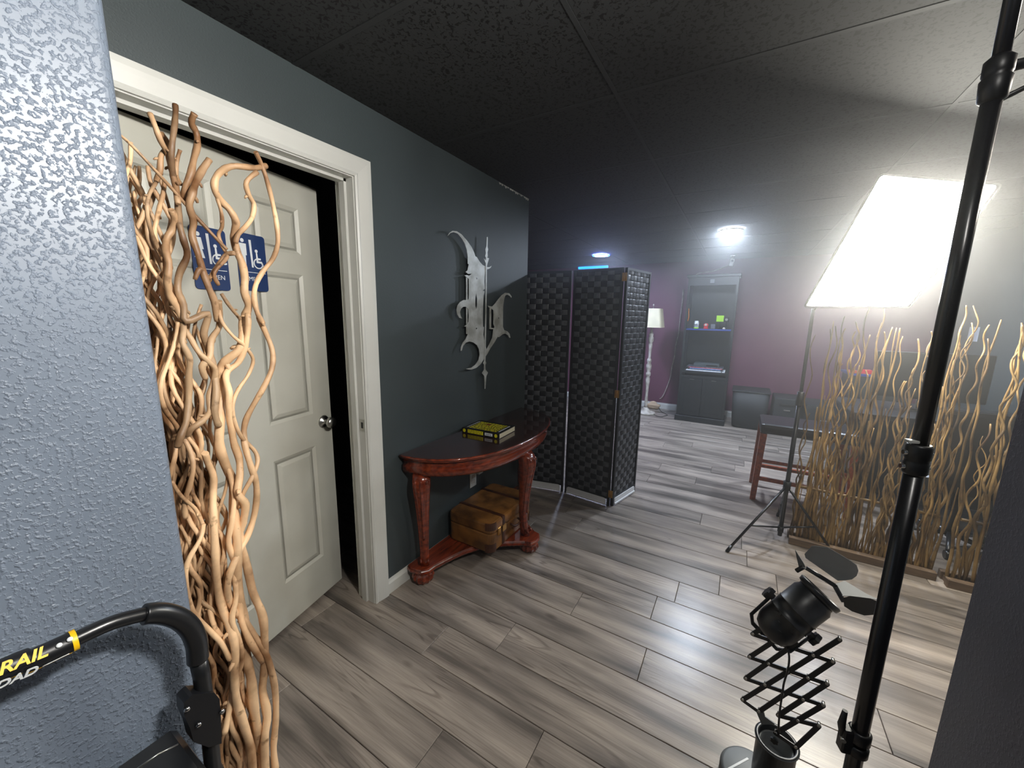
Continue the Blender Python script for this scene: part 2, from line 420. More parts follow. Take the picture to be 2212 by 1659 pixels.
# ceiling: grid of T bars with tiles
cl = MB().box((-2, -2.1, CEIL+0.03), (6.9, 4.0, CEIL+0.08)).obj('ceiling', GRIDM); structure(cl)
gx = [-2.0, -1.30, -.55, .20, .95, 1.71, 2.455, 3.205, 3.80, 4.40, 5.03, 5.64, 6.25, 6.9]
gy = [-2.1, -1.86, -.66, .54, 1.74, 2.94, 4.0]
for x in gx[1:-1]:
    q = MB(); q.box((x-.010, -2.1, CEIL-.0004), (x+.010, 4.0, CEIL+.002)); q.box((x-.002, -2.1, CEIL+.002), (x+.002, 4.0, CEIL+.03)); q.obj('ceiling_bar', GRIDM, cl)
for y in gy[1:-1]:
    q = MB(); q.box((-2, y-.008, CEIL-.0008), (6.9, y+.008, CEIL+.001)); q.box((-2, y-.002, CEIL+.001), (6.9, y+.002, CEIL+.028)); q.obj('ceiling_bar', GRIDM, cl)
random.seed(9)
for i in range(len(gx)-1):
    for j in range(len(gy)-1):
        x0, x1, y0, y1 = gx[i]+.0115, gx[i+1]-.0115, gy[j]+.0088, gy[j+1]-.0088
        dz = [random.uniform(0.0004, 0.0022) for _ in range(4)]
        vs = [(x0, y0, CEIL+dz[0]), (x1, y0, CEIL+dz[1]), (x1, y1, CEIL+dz[2]), (x0, y1, CEIL+dz[3])]
        vs += [(a, b, c+.016) for a, b, c in vs]
        fs = [(0, 1, 2, 3), (7, 6, 5, 4), (0, 4, 5, 1), (1, 5, 6, 2), (2, 6, 7, 3), (3, 7, 4, 0)]
        MB().add(vs, fs).obj('ceiling_tile', TILE, cl)

XJ0, XJ1, OPH = .315, 1.178, 2.085      # door opening
XE = 2.775                               # far end of the left wall
w = MB()
w.box((.20, WY, 0), (XJ0-.02, WY+.12, CEIL+.03)); w.box((XJ1+.02, WY, 0), (XE, WY+.12, CEIL+.03)); w.box((XJ0-.02, WY, OPH+.02), (XJ1+.02, WY+.12, CEIL+.03))
wl = w.obj('wall_left', SLATE); structure(wl)
# flaked paint at the top of the wall by its far corner
random.seed(3)
for k in range(16):
    x = 2.36+k*.026+random.uniform(-.006, .006); h = random.uniform(.008, .022)
    poly = [(x-.012, WY-.0005, CEIL-.004), (x+.014, WY-.0005, CEIL-.003), (x+.012, WY-.0005, CEIL-h*.6), (x+.002, WY-.0005, CEIL-h), (x-.008, WY-.0005, CEIL-h*.7)]
    MB().prism(poly, (0, -.0015, 0)).obj('paint_chip', WHITE, wl)
# pier by the camera, with a bullnose corner, and the near right wall
def bull(x0, x1, y0, y1, r=.018):
    pts = [(x0, y1, 0), (x0, y0, 0)]
    for k in range(7):
        a = -PI/2 + k*PI/12; pts.append((x1-r+r*math.cos(a), y0+r+r*math.sin(a), 0))
    for k in range(7):
        a = k*PI/12; pts.append((x1-r+r*math.cos(a), y1-r+r*math.sin(a), 0))
    q = MB().prism([Vector(p) for p in pts], (0, 0, CEIL))
    return q
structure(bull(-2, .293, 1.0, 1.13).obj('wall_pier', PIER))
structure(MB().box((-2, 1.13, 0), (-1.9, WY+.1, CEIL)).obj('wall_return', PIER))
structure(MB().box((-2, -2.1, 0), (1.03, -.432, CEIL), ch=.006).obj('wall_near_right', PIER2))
structure(MB().box((6.8, -2.1, 0), (6.9, 4.0, CEIL+.03)).obj('wall_back', MAROON))
structure(MB().box((-2, -2.2, 0), (6.9, -2.1, CEIL+.03)).obj('wall_right', SLATE))
structure(MB().box((-2.1, -2.2, 0), (-2, 4.0, CEIL+.03)).obj('wall_front', SLATE))
structure(MB().box((2.655, WY+.12, 0), (XE, 3.9, CEIL+.03)).obj('wall_far_left', SLATE))
structure(MB().box((-2, 3.9, 0), (6.9, 4.0, CEIL+.03)).obj('wall_rear', SLATE))
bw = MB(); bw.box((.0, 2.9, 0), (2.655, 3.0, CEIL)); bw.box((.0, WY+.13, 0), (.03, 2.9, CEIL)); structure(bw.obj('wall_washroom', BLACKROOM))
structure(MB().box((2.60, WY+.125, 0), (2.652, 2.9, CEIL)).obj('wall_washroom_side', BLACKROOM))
# skirting
def skirt(name, a, b, nrm, h=.082, t=.013):
    a = Vector(a); b = Vector(b); n = Vector(nrm)
    prof = [(0, 0), (t, 0), (t, h*.72), (t*.55, h*.86), (t*.4, h), (0, h)]
    vs = []; 
    for p in (a, b):
        for d, z in prof: vs.append(p+n*d+Vector((0, 0, z)))
    k = len(prof); fs = [tuple(range(k)), tuple(range(2*k-1, k-1, -1))]+[(i, (i+1) % k, (i+1) % k+k, i+k) for i in range(k)]
    o = MB().add(vs, fs).obj(name, WHITE); structure(o); return o
skirt('baseboard_left', (XJ1+.088, WY, 0), (XE, WY, 0), (0, -1, 0))
skirt('baseboard_left_end', (XE, WY, 0), (XE, 3.9, 0), (1, 0, 0))
skirt('baseboard_back', (6.8, -2.1, 0), (6.8, 3.9, 0), (-1, 0, 0), h=.10)
skirt('baseboard_right', (1.03, -2.1, 0), (6.8, -2.1, 0), (0, 1, 0), h=.10)

# door casing (trim) and jamb
tr = thing('trim_1', None, None, (XJ1, WY, 0), kind='structure')
def casing(pts_in, out_dir, name='casing'):
    """profiled board between two inner points; out_dir points away from the opening"""
    prof = [(0.004, 0), (0.004, .010), (.012, .014), (.020, .011), (.030, .013), (.052, .017), (.066, .019), (.084, .019), (.084, 0)]
    return prof
def casing_run(a0, a1, out0, out1):
    prof = casing(None, None)
    vs = []
    for p, o in ((Vector(a0), Vector(out0)), (Vector(a1), Vector(out1))):
        for d, t in prof: vs.append(p+o*d+Vector((0, -t, 0)))
    k = len(prof); fs = [tuple(range(k)), tuple(range(2*k-1, k-1, -1))]+[(i, (i+1) % k, (i+1) % k+k, i+k) for i in range(k)]
    return MB().add(vs, fs)
casing_run((XJ1, WY, 0), (XJ1, WY, OPH), (1, 0, 0), (1, 0, 1)).obj('casing', WHITE, tr)
casing_run((XJ0, WY, 0), (XJ0, WY, OPH), (-1, 0, 0), (-1, 0, 1)).obj('casing', WHITE, tr)
casing_run((XJ0, WY, OPH), (XJ1, WY, OPH), (-1, 0, 1), (1, 0, 1)).obj('casing', WHITE, tr)
for (a, b) in (((XJ1, WY, 0), (XJ1+.02, WY+.12, OPH)), ((XJ0-.02, WY, 0), (XJ0, WY+.12, OPH)), ((XJ0-.02, WY, OPH), (XJ1+.02, WY+.12, OPH+.02))):
    MB().box(a, b).obj('jamb', WHITE, tr)
MB().box((XJ1-.012, WY+.045, 0), (XJ1, WY+.08, OPH)).obj('door_stop', WHITE, tr)
MB().box((XJ0, WY+.045, OPH-.012), (XJ1, WY+.08, OPH)).obj('door_stop', WHITE, tr)
sp = MB(); sp.box((XJ1-.0025, WY+.004, .94), (XJ1, WY+.036, 1.0)); s_ = sp.obj('strike_plate', STEEL, tr)
MB().box((XJ1-.003, WY+.012, .955), (XJ1-.0022, WY+.027, .985)).obj('strike_slot', BLACKI, s_, True)

# the door itself: six panels, ajar inwards
FE = Vector((1.2, 1.815, 0)); HN = Vector((.38, 1.63, 0)); DU = (FE-HN).normalized(); DN = Vector((DU.y, -DU.x, 0))  # DN faces the camera
HN = FE-DU*.85
DM = Matrix(((DU.x, DN.x, 0, HN.x), (DU.y, DN.y, 0, HN.y), (0, 0, 1, 0), (0, 0, 0, 1)))   # (u, n, z) -> world
def DP(u, n, z): return DM @ Vector((u, n, z))
DW, DH, DB = .85, 2.065, .018
dr = thing('door_1', None, None, HN, kind='structure')
def dbox(a, b, name, m, par=dr, ch=0.0):
    q = MB().box(a, b, ch=ch); q.v = [tuple(DM @ Vector(v)) for v in q.v]; return q.obj(name, m, par)
rows = [(.235, .845), (1.01, 1.675), (1.765, 1.965)]; cols = [(.115, .352), (.498, .735)]
q = MB(); q.box((0, -.035, DB), (DW, -.009, DB+DH))
ue = [0, cols[0][0], cols[0][1], cols[1][0], cols[1][1], DW]; ze = [DB, rows[0][0], rows[0][1], rows[1][0], rows[1][1], rows[2][0], rows[2][1], DB+DH]
for i in range(5):
    for j in range(7):
        if i in (1, 3) and j in (1, 3, 5): continue
        q.box((ue[i], -.010, ze[j]), (ue[i+1], 0, ze[j+1]))
q.v = [tuple(DM @ Vector(v)) for v in q.v]; q.obj('door_slab', DOORP, dr)
for (u0, u1) in cols:
    for (z0, z1) in rows:
        q = MB()   # ogee edge then raised field
        def rect(i, n): return [(u0+i, n, z0+i), (u1-i, n, z0+i), (u1-i, n, z1-i), (u0+i, n, z1-i)]
        L_ = [rect(0, 0), rect(.006, -.004), rect(.014, -.009), rect(.024, -.009), rect(.040, -.002), rect(.043, -.0015)]
        vs = [p for l in L_ for p in l]; fs = []
        for a in range(len(L_)-1):
            for k in range(4):
                b = (k+1) % 4; fs.append((a*4+k, a*4+b, a*4+4+b, a*4+4+k))
        fs.append(tuple(range(len(vs)-4, len(vs))))
        q.add([DM @ Vector(v) for v in vs], fs); q.obj('door_panel', DOORP, dr)
kn = MB(); kp = DP(.795, 0, .955)
kn.lathe([(.031, 0), (.033, .004), (.028, .010), (.013, .013), (.011, .028), (.018, .034), (.027, .043), (.028, .054), (.022, .063), (.006, .067), (.001, .067)], at=kp, axis=DN, n=28)
kn.obj('door_knob', STEEL, dr)
kb = MB(); kb.lathe([(.031, 0), (.033, .004), (.028, .010), (.013, .013), (.011, .028), (.018, .034), (.027, .043), (.026, .054), (.001, .064)], at=DP(.795, -.035, .955), axis=-DN, n=24); kb.obj('door_knob', STEEL, dr)
dbox((DW, -.030, .925), (DW+.0015, -.006, .985), 'latch_plate', STEEL)

# washroom signs
def sign(u0, u1, z0, z1, word, label, female):
    c = DP((u0+u1)/2, 0.0, (z0+z1)/2)
    t = thing('washroom_sign', label, 'sign', c)
    pts = []; r = .012
    for cx, cz, a0 in ((u1-r, z1-r, 0), (u0+r, z1-r, 90), (u0+r, z0+r, 180), (u1-r, z0+r, 270)):
        for k in range(5):
            a = math.radians(a0+k*22.5); pts.append(DP(cx+r*math.cos(a), .0012, cz+r*math.sin(a)))
    MB().prism(pts, DN*.003).obj('plate', NAVY, t)
    n = .0046
    def fill(p2, name='pictogram'):
        return [DP(a, n, b) for a, b in p2]
    uc, zc = (u0+u1)/2, (z0+z1)/2; W2 = u1-u0; H2 = z1-z0
    q = MB()
    def poly(ps): q.prism([DP(u0+a*W2, n, z0+b*H2) for a, b in ps], DN*.0006)
    def disc(a, b, r_, k=14): q.prism([DP(u0+a*W2+r_*math.cos(2*PI*i/k), n, z0+b*H2+r_*math.sin(2*PI*i/k)) for i in range(k)], DN*.0006)
    disc(.20, .87, .0075)
    if female: poly([(.12, .82), (.28, .82), (.33, .64), (.28, .64), (.34, .50), (.06, .50), (.12, .64), (.07, .64)])
    else: poly([(.08, .82), (.32, .82), (.32, .62), (.28, .62), (.28, .42), (.12, .42), (.12, .62), (.08, .62)])
    if not female: pass
    poly([(.42, .90), (.50, .90), (.52, .42), (.46, .42)])
    # wheelchair figure
    disc(.66, .72, .0065)
    poly([(.64, .69), (.69, .69), (.70, .60), (.80, .60), (.80, .57), (.70, .565), (.70, .545), (.83, .545), (.90, .46), (.96, .47), (.96, .44), (.88, .43), (.80, .51), (.64, .51)])
    k = 18; ro, ri = .021, .0165
    a0, a1 = math.radians(110), math.radians(370)
    cu, cz_ = u0+.70*W2, z0+.50*H2
    outer = [DP(cu+ro*math.cos(a0+(a1-a0)*i/k), n, cz_+ro*math.sin(a0+(a1-a0)*i/k)) for i in range(k+1)]
    inner = [DP(cu+ri*math.cos(a0+(a1-a0)*i/k), n, cz_+ri*math.sin(a0+(a1-a0)*i/k)) for i in range(k, -1, -1)]
    q.prism(outer+inner, DN*.0006)
    q.obj('pictogram', SIGNW, t)
    MB().prism([DP(u0+.06*W2, n, z0+.335*H2), DP(u0+.94*W2, n, z0+.335*H2), DP(u0+.94*W2, n, z0+.325*H2), DP(u0+.06*W2, n, z0+.325*H2)], DN*.0004).obj('rule_line', SIGNW, t)
    mw = Matrix(((DU.x, 0, DN.x, 0), (DU.y, 0, DN.y, 0), (0, 1, 0, 0), (0, 0, 0, 1)))
    mw.translation = DP(uc, n+.0004, z0+.21*H2)
    text('lettering', word, .023, mw, SIGNW, t)
    return t
sign(.425, .548, 1.587, 1.808, 'MEN', 'blue washroom sign reading MEN, right of the pair on the white door', False)
sign(.262, .386, 1.580, 1.800, 'WOMEN', 'blue washroom sign left of the pair on the door, mostly behind sticks', True)

# ------------------------------------------------------------------ LIGHT FITTINGS
def downlight(x, y, m, label):
    t = thing('recessed_light', label, 'light', (x, y, CEIL), group=None)
    MB().lathe([(.092, -.004), (.096, -.012), (.106, -.010), (.112, -.004), (.112, 0)], at=(x, y, CEIL-.003), caps=False).obj('trim_ring', WHITE, t)
    MB().lathe([(.001, -.011), (.094, -.010), (.094, -.004)], at=(x, y, CEIL-.003)).obj('lens', m, t)
    return t
downlight(4.62, .20, LEDM, 'bright round ceiling light nearest the softbox, above the black shelf unit')
FILLPANELM = mat('fill_panel_lens', (240, 244, 250), emit=(255, 252, 246), es=FILL_PANEL_STRENGTH)
pnl = thing('fill_panel', 'unseen fill lamp panel added high on the near right wall', 'light', (.50, -.43, 2.1))  # lamp panel added out of view to light the pier and door
RP = Matrix.Rotation(math.radians(32), 3, 'Z')
MB().box((-.10, -.03, -.07), (.10, 0, .07), R=RP, at=(.50, -.385, 2.1), ch=.006).obj('housing', BLACKP, pnl)
MB().box((-.09, 0.001, -.06), (.09, .006, .06), R=RP, at=(.50, -.385, 2.1)).obj('diffuser', FILLPANELM, pnl)
MB().box((-.03, -.43, 2.07), (.03, -.40, 2.13), at=(.50, 0, 0)).obj('wall_bracket', BLACKM, pnl)
downlight(4.80, -1.05, LEDM, 'round ceiling light added unseen behind the glowing softbox')  # extra lamp hidden behind the softbox to brighten the far floor
lb_ = downlight(5.60, 1.86, LEDB, 'small round ceiling light in a blue glow above the folding screen')
MB().tube([(5.60, 1.86, CEIL-.013), (5.60, 1.86, CEIL-.005)], .118, n=36, caps=False).obj('added_blue_ring', BLUERING, lb_)  # glowing ring added to the fitting to tint the ceiling blue

# softbox on its stand
SK = 0.93
def crot(a, b, c):
    Rx = Matrix(((1, 0, 0), (0, math.cos(a), -math.sin(a)), (0, math.sin(a), math.cos(a))))
    Ry = Matrix(((math.cos(b), 0, math.sin(b)), (0, 1, 0), (-math.sin(b), 0, math.cos(b))))
    Rz = Matrix(((math.cos(c), -math.sin(c), 0), (math.sin(c), math.cos(c), 0), (0, 0, 1)))
    return Rz @ Ry @ Rx
SM = crot(.635, -.199, -.04)
def SW(x, y, z):   # softbox local (camera-like axes) -> world
    p = SM @ Vector((x, y, z)) + Vector((2.215, -.771, 2.2))*SK
    return EYE + CR*p.x - CU*p.y + CF*p.z
hw, hh = .832*SK/2, .719*SK/2
def roundrect(hw, hh, r, z, k=4, bow=0.0):
    out = []
    for cx, cy, a0 in ((hw-r, hh-r, 0), (-hw+r, hh-r, 90), (-hw+r, -hh+r, 180), (hw-r, -hh+r, 270)):
        for i in range(k+1):
            a = math.radians(a0+90*i/k); out.append((cx+r*math.cos(a), cy+r*math.sin(a), z))
    return out
sbx = thing('softbox', 'glowing white rectangular softbox tilted down on the far light stand', 'studio light', tuple(SW(0, 0, .34)))
def loftrings(rings):
    k = len(rings[0]); vs = [SW(*p) for r in rings for p in r]; fs = []
    for a in range(len(rings)-1):
        for i in range(k):
            j = (i+1) % k; fs.append((a*k+i, a*k+j, a*k+k+j, a*k+k+i))
    return vs, fs, k
q = MB(); vs, fs, k = loftrings([roundrect(hw-.006, hh-.006, .02, .012), roundrect(hw*.92, hh*.92, .02, .004), roundrect(hw*.5, hh*.5, .02, 0)])
fs.append(tuple(range(2*k, 3*k))); q.add(vs, fs, True); q.obj('diffuser', GLOW, sbx)
q = MB(); vs, fs, k = loftrings([roundrect(hw-.004, hh-.004, .02, .0), roundrect(hw+.004, hh+.004, .024, .0), roundrect(hw+.004, hh+.004, .024, .008), roundrect(hw*.7, hh*.7, .02, .05), roundrect(.09, .09, .03, .12)])
q.add(vs, fs); q.obj('shell', BLACKP, sbx)
q = MB(); q.cyl(SW(0, .05, .11), SW(0, .05, .20), .07, .055, n=20); q.obj('lamp_head', BLACKM, sbx)
# far light stand
tx, ty = 3.073, -.369
st = thing('light_stand', 'thin black tripod stand under the glowing softbox, by the stool', 'stand', (tx, ty, 0))
hd = SW(-.02, .12, .17)
MB().tube([(tx, ty, .03), (tx, ty, 1.02)], .0135, n=12).obj('lower_pole', POLEM, st)
MB().tube([(tx, ty, .98), (tx, ty, 1.60)], .010, n=12).obj('upper_pole', POLEM, st)
MB().cyl((tx, ty, .96), (tx, ty, 1.05), .02).obj('collar', BLACKP, st)
MB().tube([(tx, ty, 1.57), (tx+.01, ty-.02, 1.63), ((tx+hd.x)/2+.02, (ty+hd.y)/2, (1.66+hd.z)/2), hd], .011, n=10).obj('head_bracket', BLACKM, st)
q = MB(); q.cyl((tx, ty, .37), (tx, ty, .43), .022); q.obj('hub', BLACKP, st)
feet = [Vector((2.707, -.061, .008)), Vector((3.58, -.30, .008)), Vector((2.90, -.80, .008))]
feet[2] = pl(1800, 1195, 2, 0.008)
feet[1] = Vector((tx, ty, .008))*3-feet[0]-feet[2]
lo = Vector((tx, ty, .09)); hi = Vector((tx, ty, .40))
MB().cyl((tx, ty, .06), (tx, ty, .10), .018).obj('lower_hub', BLACKP, st)
for f in feet:
    lg = MB().tube([hi, hi.lerp(f, .5), f], .008, n=8).obj('leg', POLEM, st)
    MB().cyl(f-Vector((0, 0, .006)), f+(hi-f)*.07, .012, .010, n=10).obj('foot_cap', BLACKR, lg)
    MB().tube([lo, hi.lerp(f, .62)], .006, n=8).obj('brace', POLEM, st)

# ------------------------------------------------------------------ DEMILUNE TABLE, BOOK, SUITCASE
TX, TYB, TZ = 2.035, WY-.012, .765
TA, TB = .665, .462
tb = thing('demilune_table', 'cherry half-moon console table with carved legs against the slate wall', 'table', (TX, TYB-.2, 0))
def demi(a, b, n=36, e=2.25):
    out = []
    for k in range(n+1):
        t = PI*k/n; c = math.cos(t); s = math.sin(t)
        out.append((TX-a*math.copysign(abs(c)**(2/e), c), TYB-b*abs(s)**(2/e)))
    return out
def slab(prof, name, m, parent=tb):
    """prof: list of (inset, z) from bottom to top"""
    rings = [demi(TA-i, TB-i) for i, z in prof]; k = len(rings[0]); vs = []; fs = []
    for (i, z), r in zip(prof, rings): vs += [(x, y, z) for x, y in r]
    for a in range(len(prof)-1):
        for j in range(k):
            l = (j+1) % k; fs.append((a*k+j, a*k+l, a*k+k+l, a*k+k+j))
    fs.append(tuple(range(k))); fs.append(tuple(range(len(vs)-k, len(vs))))
    q = MB(); q.add(vs, fs, False)
    for i in range((len(prof)-1)*k): q.sm[i] = (i % k) != k-1
    return q.obj(name, m, parent)
slab([(.030, TZ-.026), (.016, TZ-.024), (.008, TZ-.020), (.011, TZ-.016), (.003, TZ-.012), (.0, TZ-.007), (.003, TZ-.002), (.008, TZ-.0005)], 'top_edge', CHERRY)
slab([(.009, TZ-.004), (.009, TZ-.0004), (.010, TZ)], 'table_top', CHERRYT)
slab([(.055, TZ-.112), (.040, TZ-.112), (.028, TZ-.102), (.020, TZ-.084), (.022, TZ-.064), (.032, TZ-.050), (.026, TZ-.042), (.036, TZ-.026)], 'apron', CHERRY)
def carved_leg(top, foot, outv, name='leg'):
    """cabriole console leg: bold carved knee, taper, scroll toe"""
    top = Vector(top); foot = Vector(foot); o = Vector(outv).normalized(); side = Vector((-o.y, o.x, 0))
    H = top.z-foot.z; q = MB(); n = 12
    prof = [(0, .046, .044, .012), (.05, .050, .050, .024), (.12, .049, .052, .030), (.22, .044, .045, .026), (.38, .037, .036, .014), (.55, .031, .030, .004), (.72, .026, .025, -.004), (.85, .023, .023, -.004), (.93, .024, .026, .003), (1, .027, .030, .008)]
    vs = []; fs = []
    for t, wd, dpth, off in prof:
        c = top.lerp(foot, t)+o*off
        for k in range(n):
            a = 2*PI*k/n
            ca, sa = math.cos(a), math.sin(a)
            rx = math.copysign(abs(ca)**.6, ca); ry = math.copysign(abs(sa)**.6, sa)
            ridge = 1.0+(.10 if k == 0 else 0)
            vs.append(c+o*(rx*dpth*ridge)+side*(ry*wd))
    for i in range(len(prof)-1):
        for k in range(n):
            j = (k+1) % n; fs.append((i*n+k, i*n+j, i*n+n+j, i*n+n+k))
    fs.append(tuple(range(n))); fs.append(tuple(range(len(vs)-n, len(vs))))
    q.add(vs, fs, True)
    # side ribs running down the leg
    for s in (-1, 1):
        pts = [top.lerp(foot, t)+o*(off+dpth*.62)+side*(s*wd*.80) for t, wd, dpth, off in prof[1:-1]]
        q.tube(catmull(pts, 3), [.007]*(len(catmull(pts, 3))), n=6)
    q.tube(catmull([top.lerp(foot, t)+o*(off+dpth*1.02) for t, wd, dpth, off in prof[1:7]], 3), .008, n=6)
    L = q.obj(name, CHERRY, tb)
    # acanthus scrolls at the knee and toe
    for s in (-1, 1):
        c = top.lerp(foot, .085)+o*.062+side*(s*.030)
        sc = MB(); pts = []; rr = []
        for k in range(15):
            a = k*.55; r = .020*(1-k/18)
            pts.append(c+o*(r*math.cos(a)*.6)+Vector((0, 0, r*math.sin(a)))+side*(s*k*.0008)); rr.append(.0075*(1-k/24))
        sc.tube(pts, rr, n=6)
        for m_ in range(3):
            a = top.lerp(foot, .12+.05*m_)+o*(.072-.006*m_)+side*(s*(.026-.006*m_)); b = top.lerp(foot, .19+.06*m_)+o*(.064-.01*m_)+side*(s*.006)
            sc.tube([a, a.lerp(b, .5)+o*.006, b], [.003, .009, .003], n=6)
        sc.obj('scroll', CHERRY, L)
        c = foot+Vector((0, 0, .028))+o*.028+side*(s*.020); sc = MB(); pts = []; rr = []
        for k in range(12):
            a = k*.6; r = .016*(1-k/15)
            pts.append(c+o*(r*math.cos(a))+Vector((0, 0, r*math.sin(a)))); rr.append(.007*(1-k/22))
        sc.tube(pts, rr, n=6); sc.obj('scroll', CHERRY, L)
    return L
PF = Vector((2.035, 1.085, 0)); PL_ = Vector((1.462, 1.435, 0)); PR_ = Vector((2.60, 1.435, 0))
SH0, SH1 = .062, .098
ZT = TZ-.105
carved_leg((PF.x+.0, PF.y+.03, ZT), (PF.x, PF.y+.01, SH1), (0, -1, 0))
carved_leg((PL_.x+.0, PL_.y, ZT), (PL_.x+.01, PL_.y, SH1), (-.75, -.66, 0))
carved_leg((PR_.x-.0, PR_.y, ZT), (PR_.x-.01, PR_.y, SH1), (.75, -.66, 0))
# lower shelf, concave sides
def bulge(c, r, a0, a1, n=7): return [(c.x+r*math.cos(math.radians(a0+(a1-a0)*k/n)), c.y+r*math.sin(math.radians(a0+(a1-a0)*k/n))) for k in range(n+1)]
def concave(a, b, sag, n=10):
    a = Vector((a[0], a[1])); b = Vector((b[0], b[1])); d = b-a; nn = Vector((-d.y, d.x)).normalized()
    return [tuple(a.lerp(b, k/n)+nn*(sag*math.sin(PI*k/n))) for k in range(1, n)]
o1 = [(1.405, 1.503), (1.392, 1.470), (1.405, 1.400), (1.440, 1.375), (1.490, 1.372)]
o2 = [(1.965, 1.050), (1.975, 1.012), (2.010, .998), (2.060, .998), (2.095, 1.012), (2.105, 1.050)]
o3 = [(2.575, 1.372), (2.63, 1.375), (2.665, 1.400), (2.672, 1.470), (2.66, 1.503)]
outl = o1+concave(o1[-1], o2[0], .072)+o2+concave(o2[-1], o3[0], .072)+o3
def outset(poly, d):
    P = [Vector(p) for p in poly]; out = []
    for i in range(len(P)):
        a = P[i-1]; b = P[i]; c = P[(i+1) % len(P)]
        n1 = (b-a).normalized(); n2 = (c-b).normalized(); nn = Vector((n1.y+n2.y, -n1.x-n2.x)); nn = nn.normalized() if nn.length > 1e-6 else Vector((n1.y, -n1.x))
        out.append(tuple(b+nn*d))
    return out
layers = [(-.012, SH0), (-.002, SH0+.003), (.004, SH0+.012), (.0, SH0+.022), (-.004, SH0+.026), (.0, SH0+.030), (-.004, SH1)]
vs = []; fs = []; k = len(outl)
for d, z in layers: vs += [(x, y, z) for x, y in outset(outl, d)]
for a in range(len(layers)-1):
    for j in range(k): l = (j+1) % k; fs.append((a*k+j, a*k+l, a*k+k+l, a*k+k+j))
q = MB(); q.add(vs, fs)
q.prism([Vector((x, y, SH1-.003)) for x, y in outset(outl, -.004)], (0, 0, .003)); q.prism([Vector((x, y, SH0)) for x, y in outset(outl, -.012)], (0, 0, .003))
q.obj('lower_shelf', CHERRY, tb)
for c in (PF+Vector((0, -.03, 0)), PL_+Vector((-.012, -.005, 0)), PR_+Vector((.012, -.005, 0))):
    q = MB(); n = 24; prof = [(.040, .0), (.052, .012), (.060, .032), (.056, .052), (.046, SH0+.002)]
    vs = []; fs = []
    for r, z in prof:
        for k in range(n): rr = r*(1.0+(.07 if k % 2 else -.05)); vs.append((c.x+rr*math.cos(2*PI*k/n), c.y+rr*math.sin(2*PI*k/n), z))
    for i in range(len(prof)-1):
        for k in range(n): j = (k+1) % n; fs.append((i*n+k, i*n+j, i*n+n+j, i*n+n+k))
    fs.append(tuple(range(n))); fs.append(tuple(range(len(vs)-n, len(vs))))
    q.add(vs, fs, False); q.obj('reeded_foot', CHERRY, tb)

# book on the table
B0 = pl(999, 934, 2, TZ); B1 = pl(1079, 949, 2, TZ); B2 = pl(1115, 931, 2, TZ)
bx = (B1-B0); bl = bx.length; bx.normalize(); by = Vector((-bx.y, bx.x, 0))
if by.dot(B2-B1) < 0: by = -by
bwid = (B2-B1).dot(by); bt = .034
BM_ = Matrix(((bx.x, by.x, 0, B0.x), (bx.y, by.y, 0, B0.y), (0, 0, 1, TZ+.0005), (0, 0, 0, 1)))
bk = thing('book', 'thick black and yellow paperback lying on the half-moon table', 'book', tuple(B0.lerp(B2, .5)))
def bbox(a, b, name, m, par=bk):
    q = MB().box(a, b); q.v = [tuple(BM_ @ Vector(v)) for v in q.v]; return q.obj(name, m, par)
q = MB(); q.box((0, 0, 0), (bl, bwid, .0022)); q.box((0, 0, bt-.0022), (bl, bwid, bt)); q.box((0, -.0022, 0), (bl, .0005, bt)); q.v = [tuple(BM_ @ Vector(v)) for v in q.v]; q.obj('cover', BLACKI, bk)
bbox((.003, .0006, .0022), (bl-.003, bwid-.003, bt-.0022), 'pages', PAPER)
sy0, sy1 = -.0034, -.0022
bbox((bl*.155, sy0, .006), (bl*.575, sy1, bt-.005), 'spine_band', YELLOW)
bbox((bl*.62, sy0, .009), (bl*.82, sy1, bt-.008), 'spine_label', SIGNW)
q = MB()
for cu_ in (.06, .91):
    q.prism([BM_ @ Vector((bl*cu_+.0105*math.cos(2*PI*k/16), sy0, bt/2+.0115*math.sin(2*PI*k/16))) for k in range(16)], BM_.to_3x3() @ Vector((0, .001, 0)))
q.obj('spine_roundel', YELLOW, bk)
random.seed(12)
q = MB()
def bq(a, b):
    z = MB().box(a, b); q.add([BM_ @ Vector(v) for v in z.v], z.f)
x = bl*.175
for gl in range(9):
    wv = bl*.03; 
    bq((x, sy0-.0005, .009), (x+bl*.006, sy0+.0002, bt-.008))
    if gl % 2: bq((x+bl*.006, sy0-.0005, .009), (x+bl*.022, sy0+.0002, .0115))
    if gl % 3 != 1: bq((x+bl*.006, sy0-.0005, bt-.0105), (x+bl*.02, sy0+.0002, bt-.008))
    x += bl*.044
for k_ in range(7): bq((bl*(.645+.022*k_), sy0-.0005, .014), (bl*(.655+.022*k_), sy0+.0002, bt-.014))
q.obj('spine_lettering', BLACKI, bk)
q = MB()
for row in range(7):
    y0_ = bwid*(.10+.112*row); x = bl*.13
    while x < bl*.85:
        wv = random.uniform(.03, .11)*bl
        bq((x, y0_, bt), (min(x+wv, bl*.86), y0_+bwid*.062, bt+.0006)); x += wv+bl*.022
q.obj('cover_lettering', YELLOW, bk)
q = MB(); bq((bl*.07, bwid*.12, bt), (bl*.085, bwid*.85, bt+.0005)); bq((bl*.90, bwid*.15, bt), (bl*.925, bwid*.85, bt+.0006)); q.obj('cover_strip', SIGNW, bk)
q = MB(); bq((bl*.35, bwid*.58, bt+.0006), (bl*.47, bwid*.72, bt+.0011)); q.obj('cover_emblem', mat('red_print', (120, 40, 25)), bk)

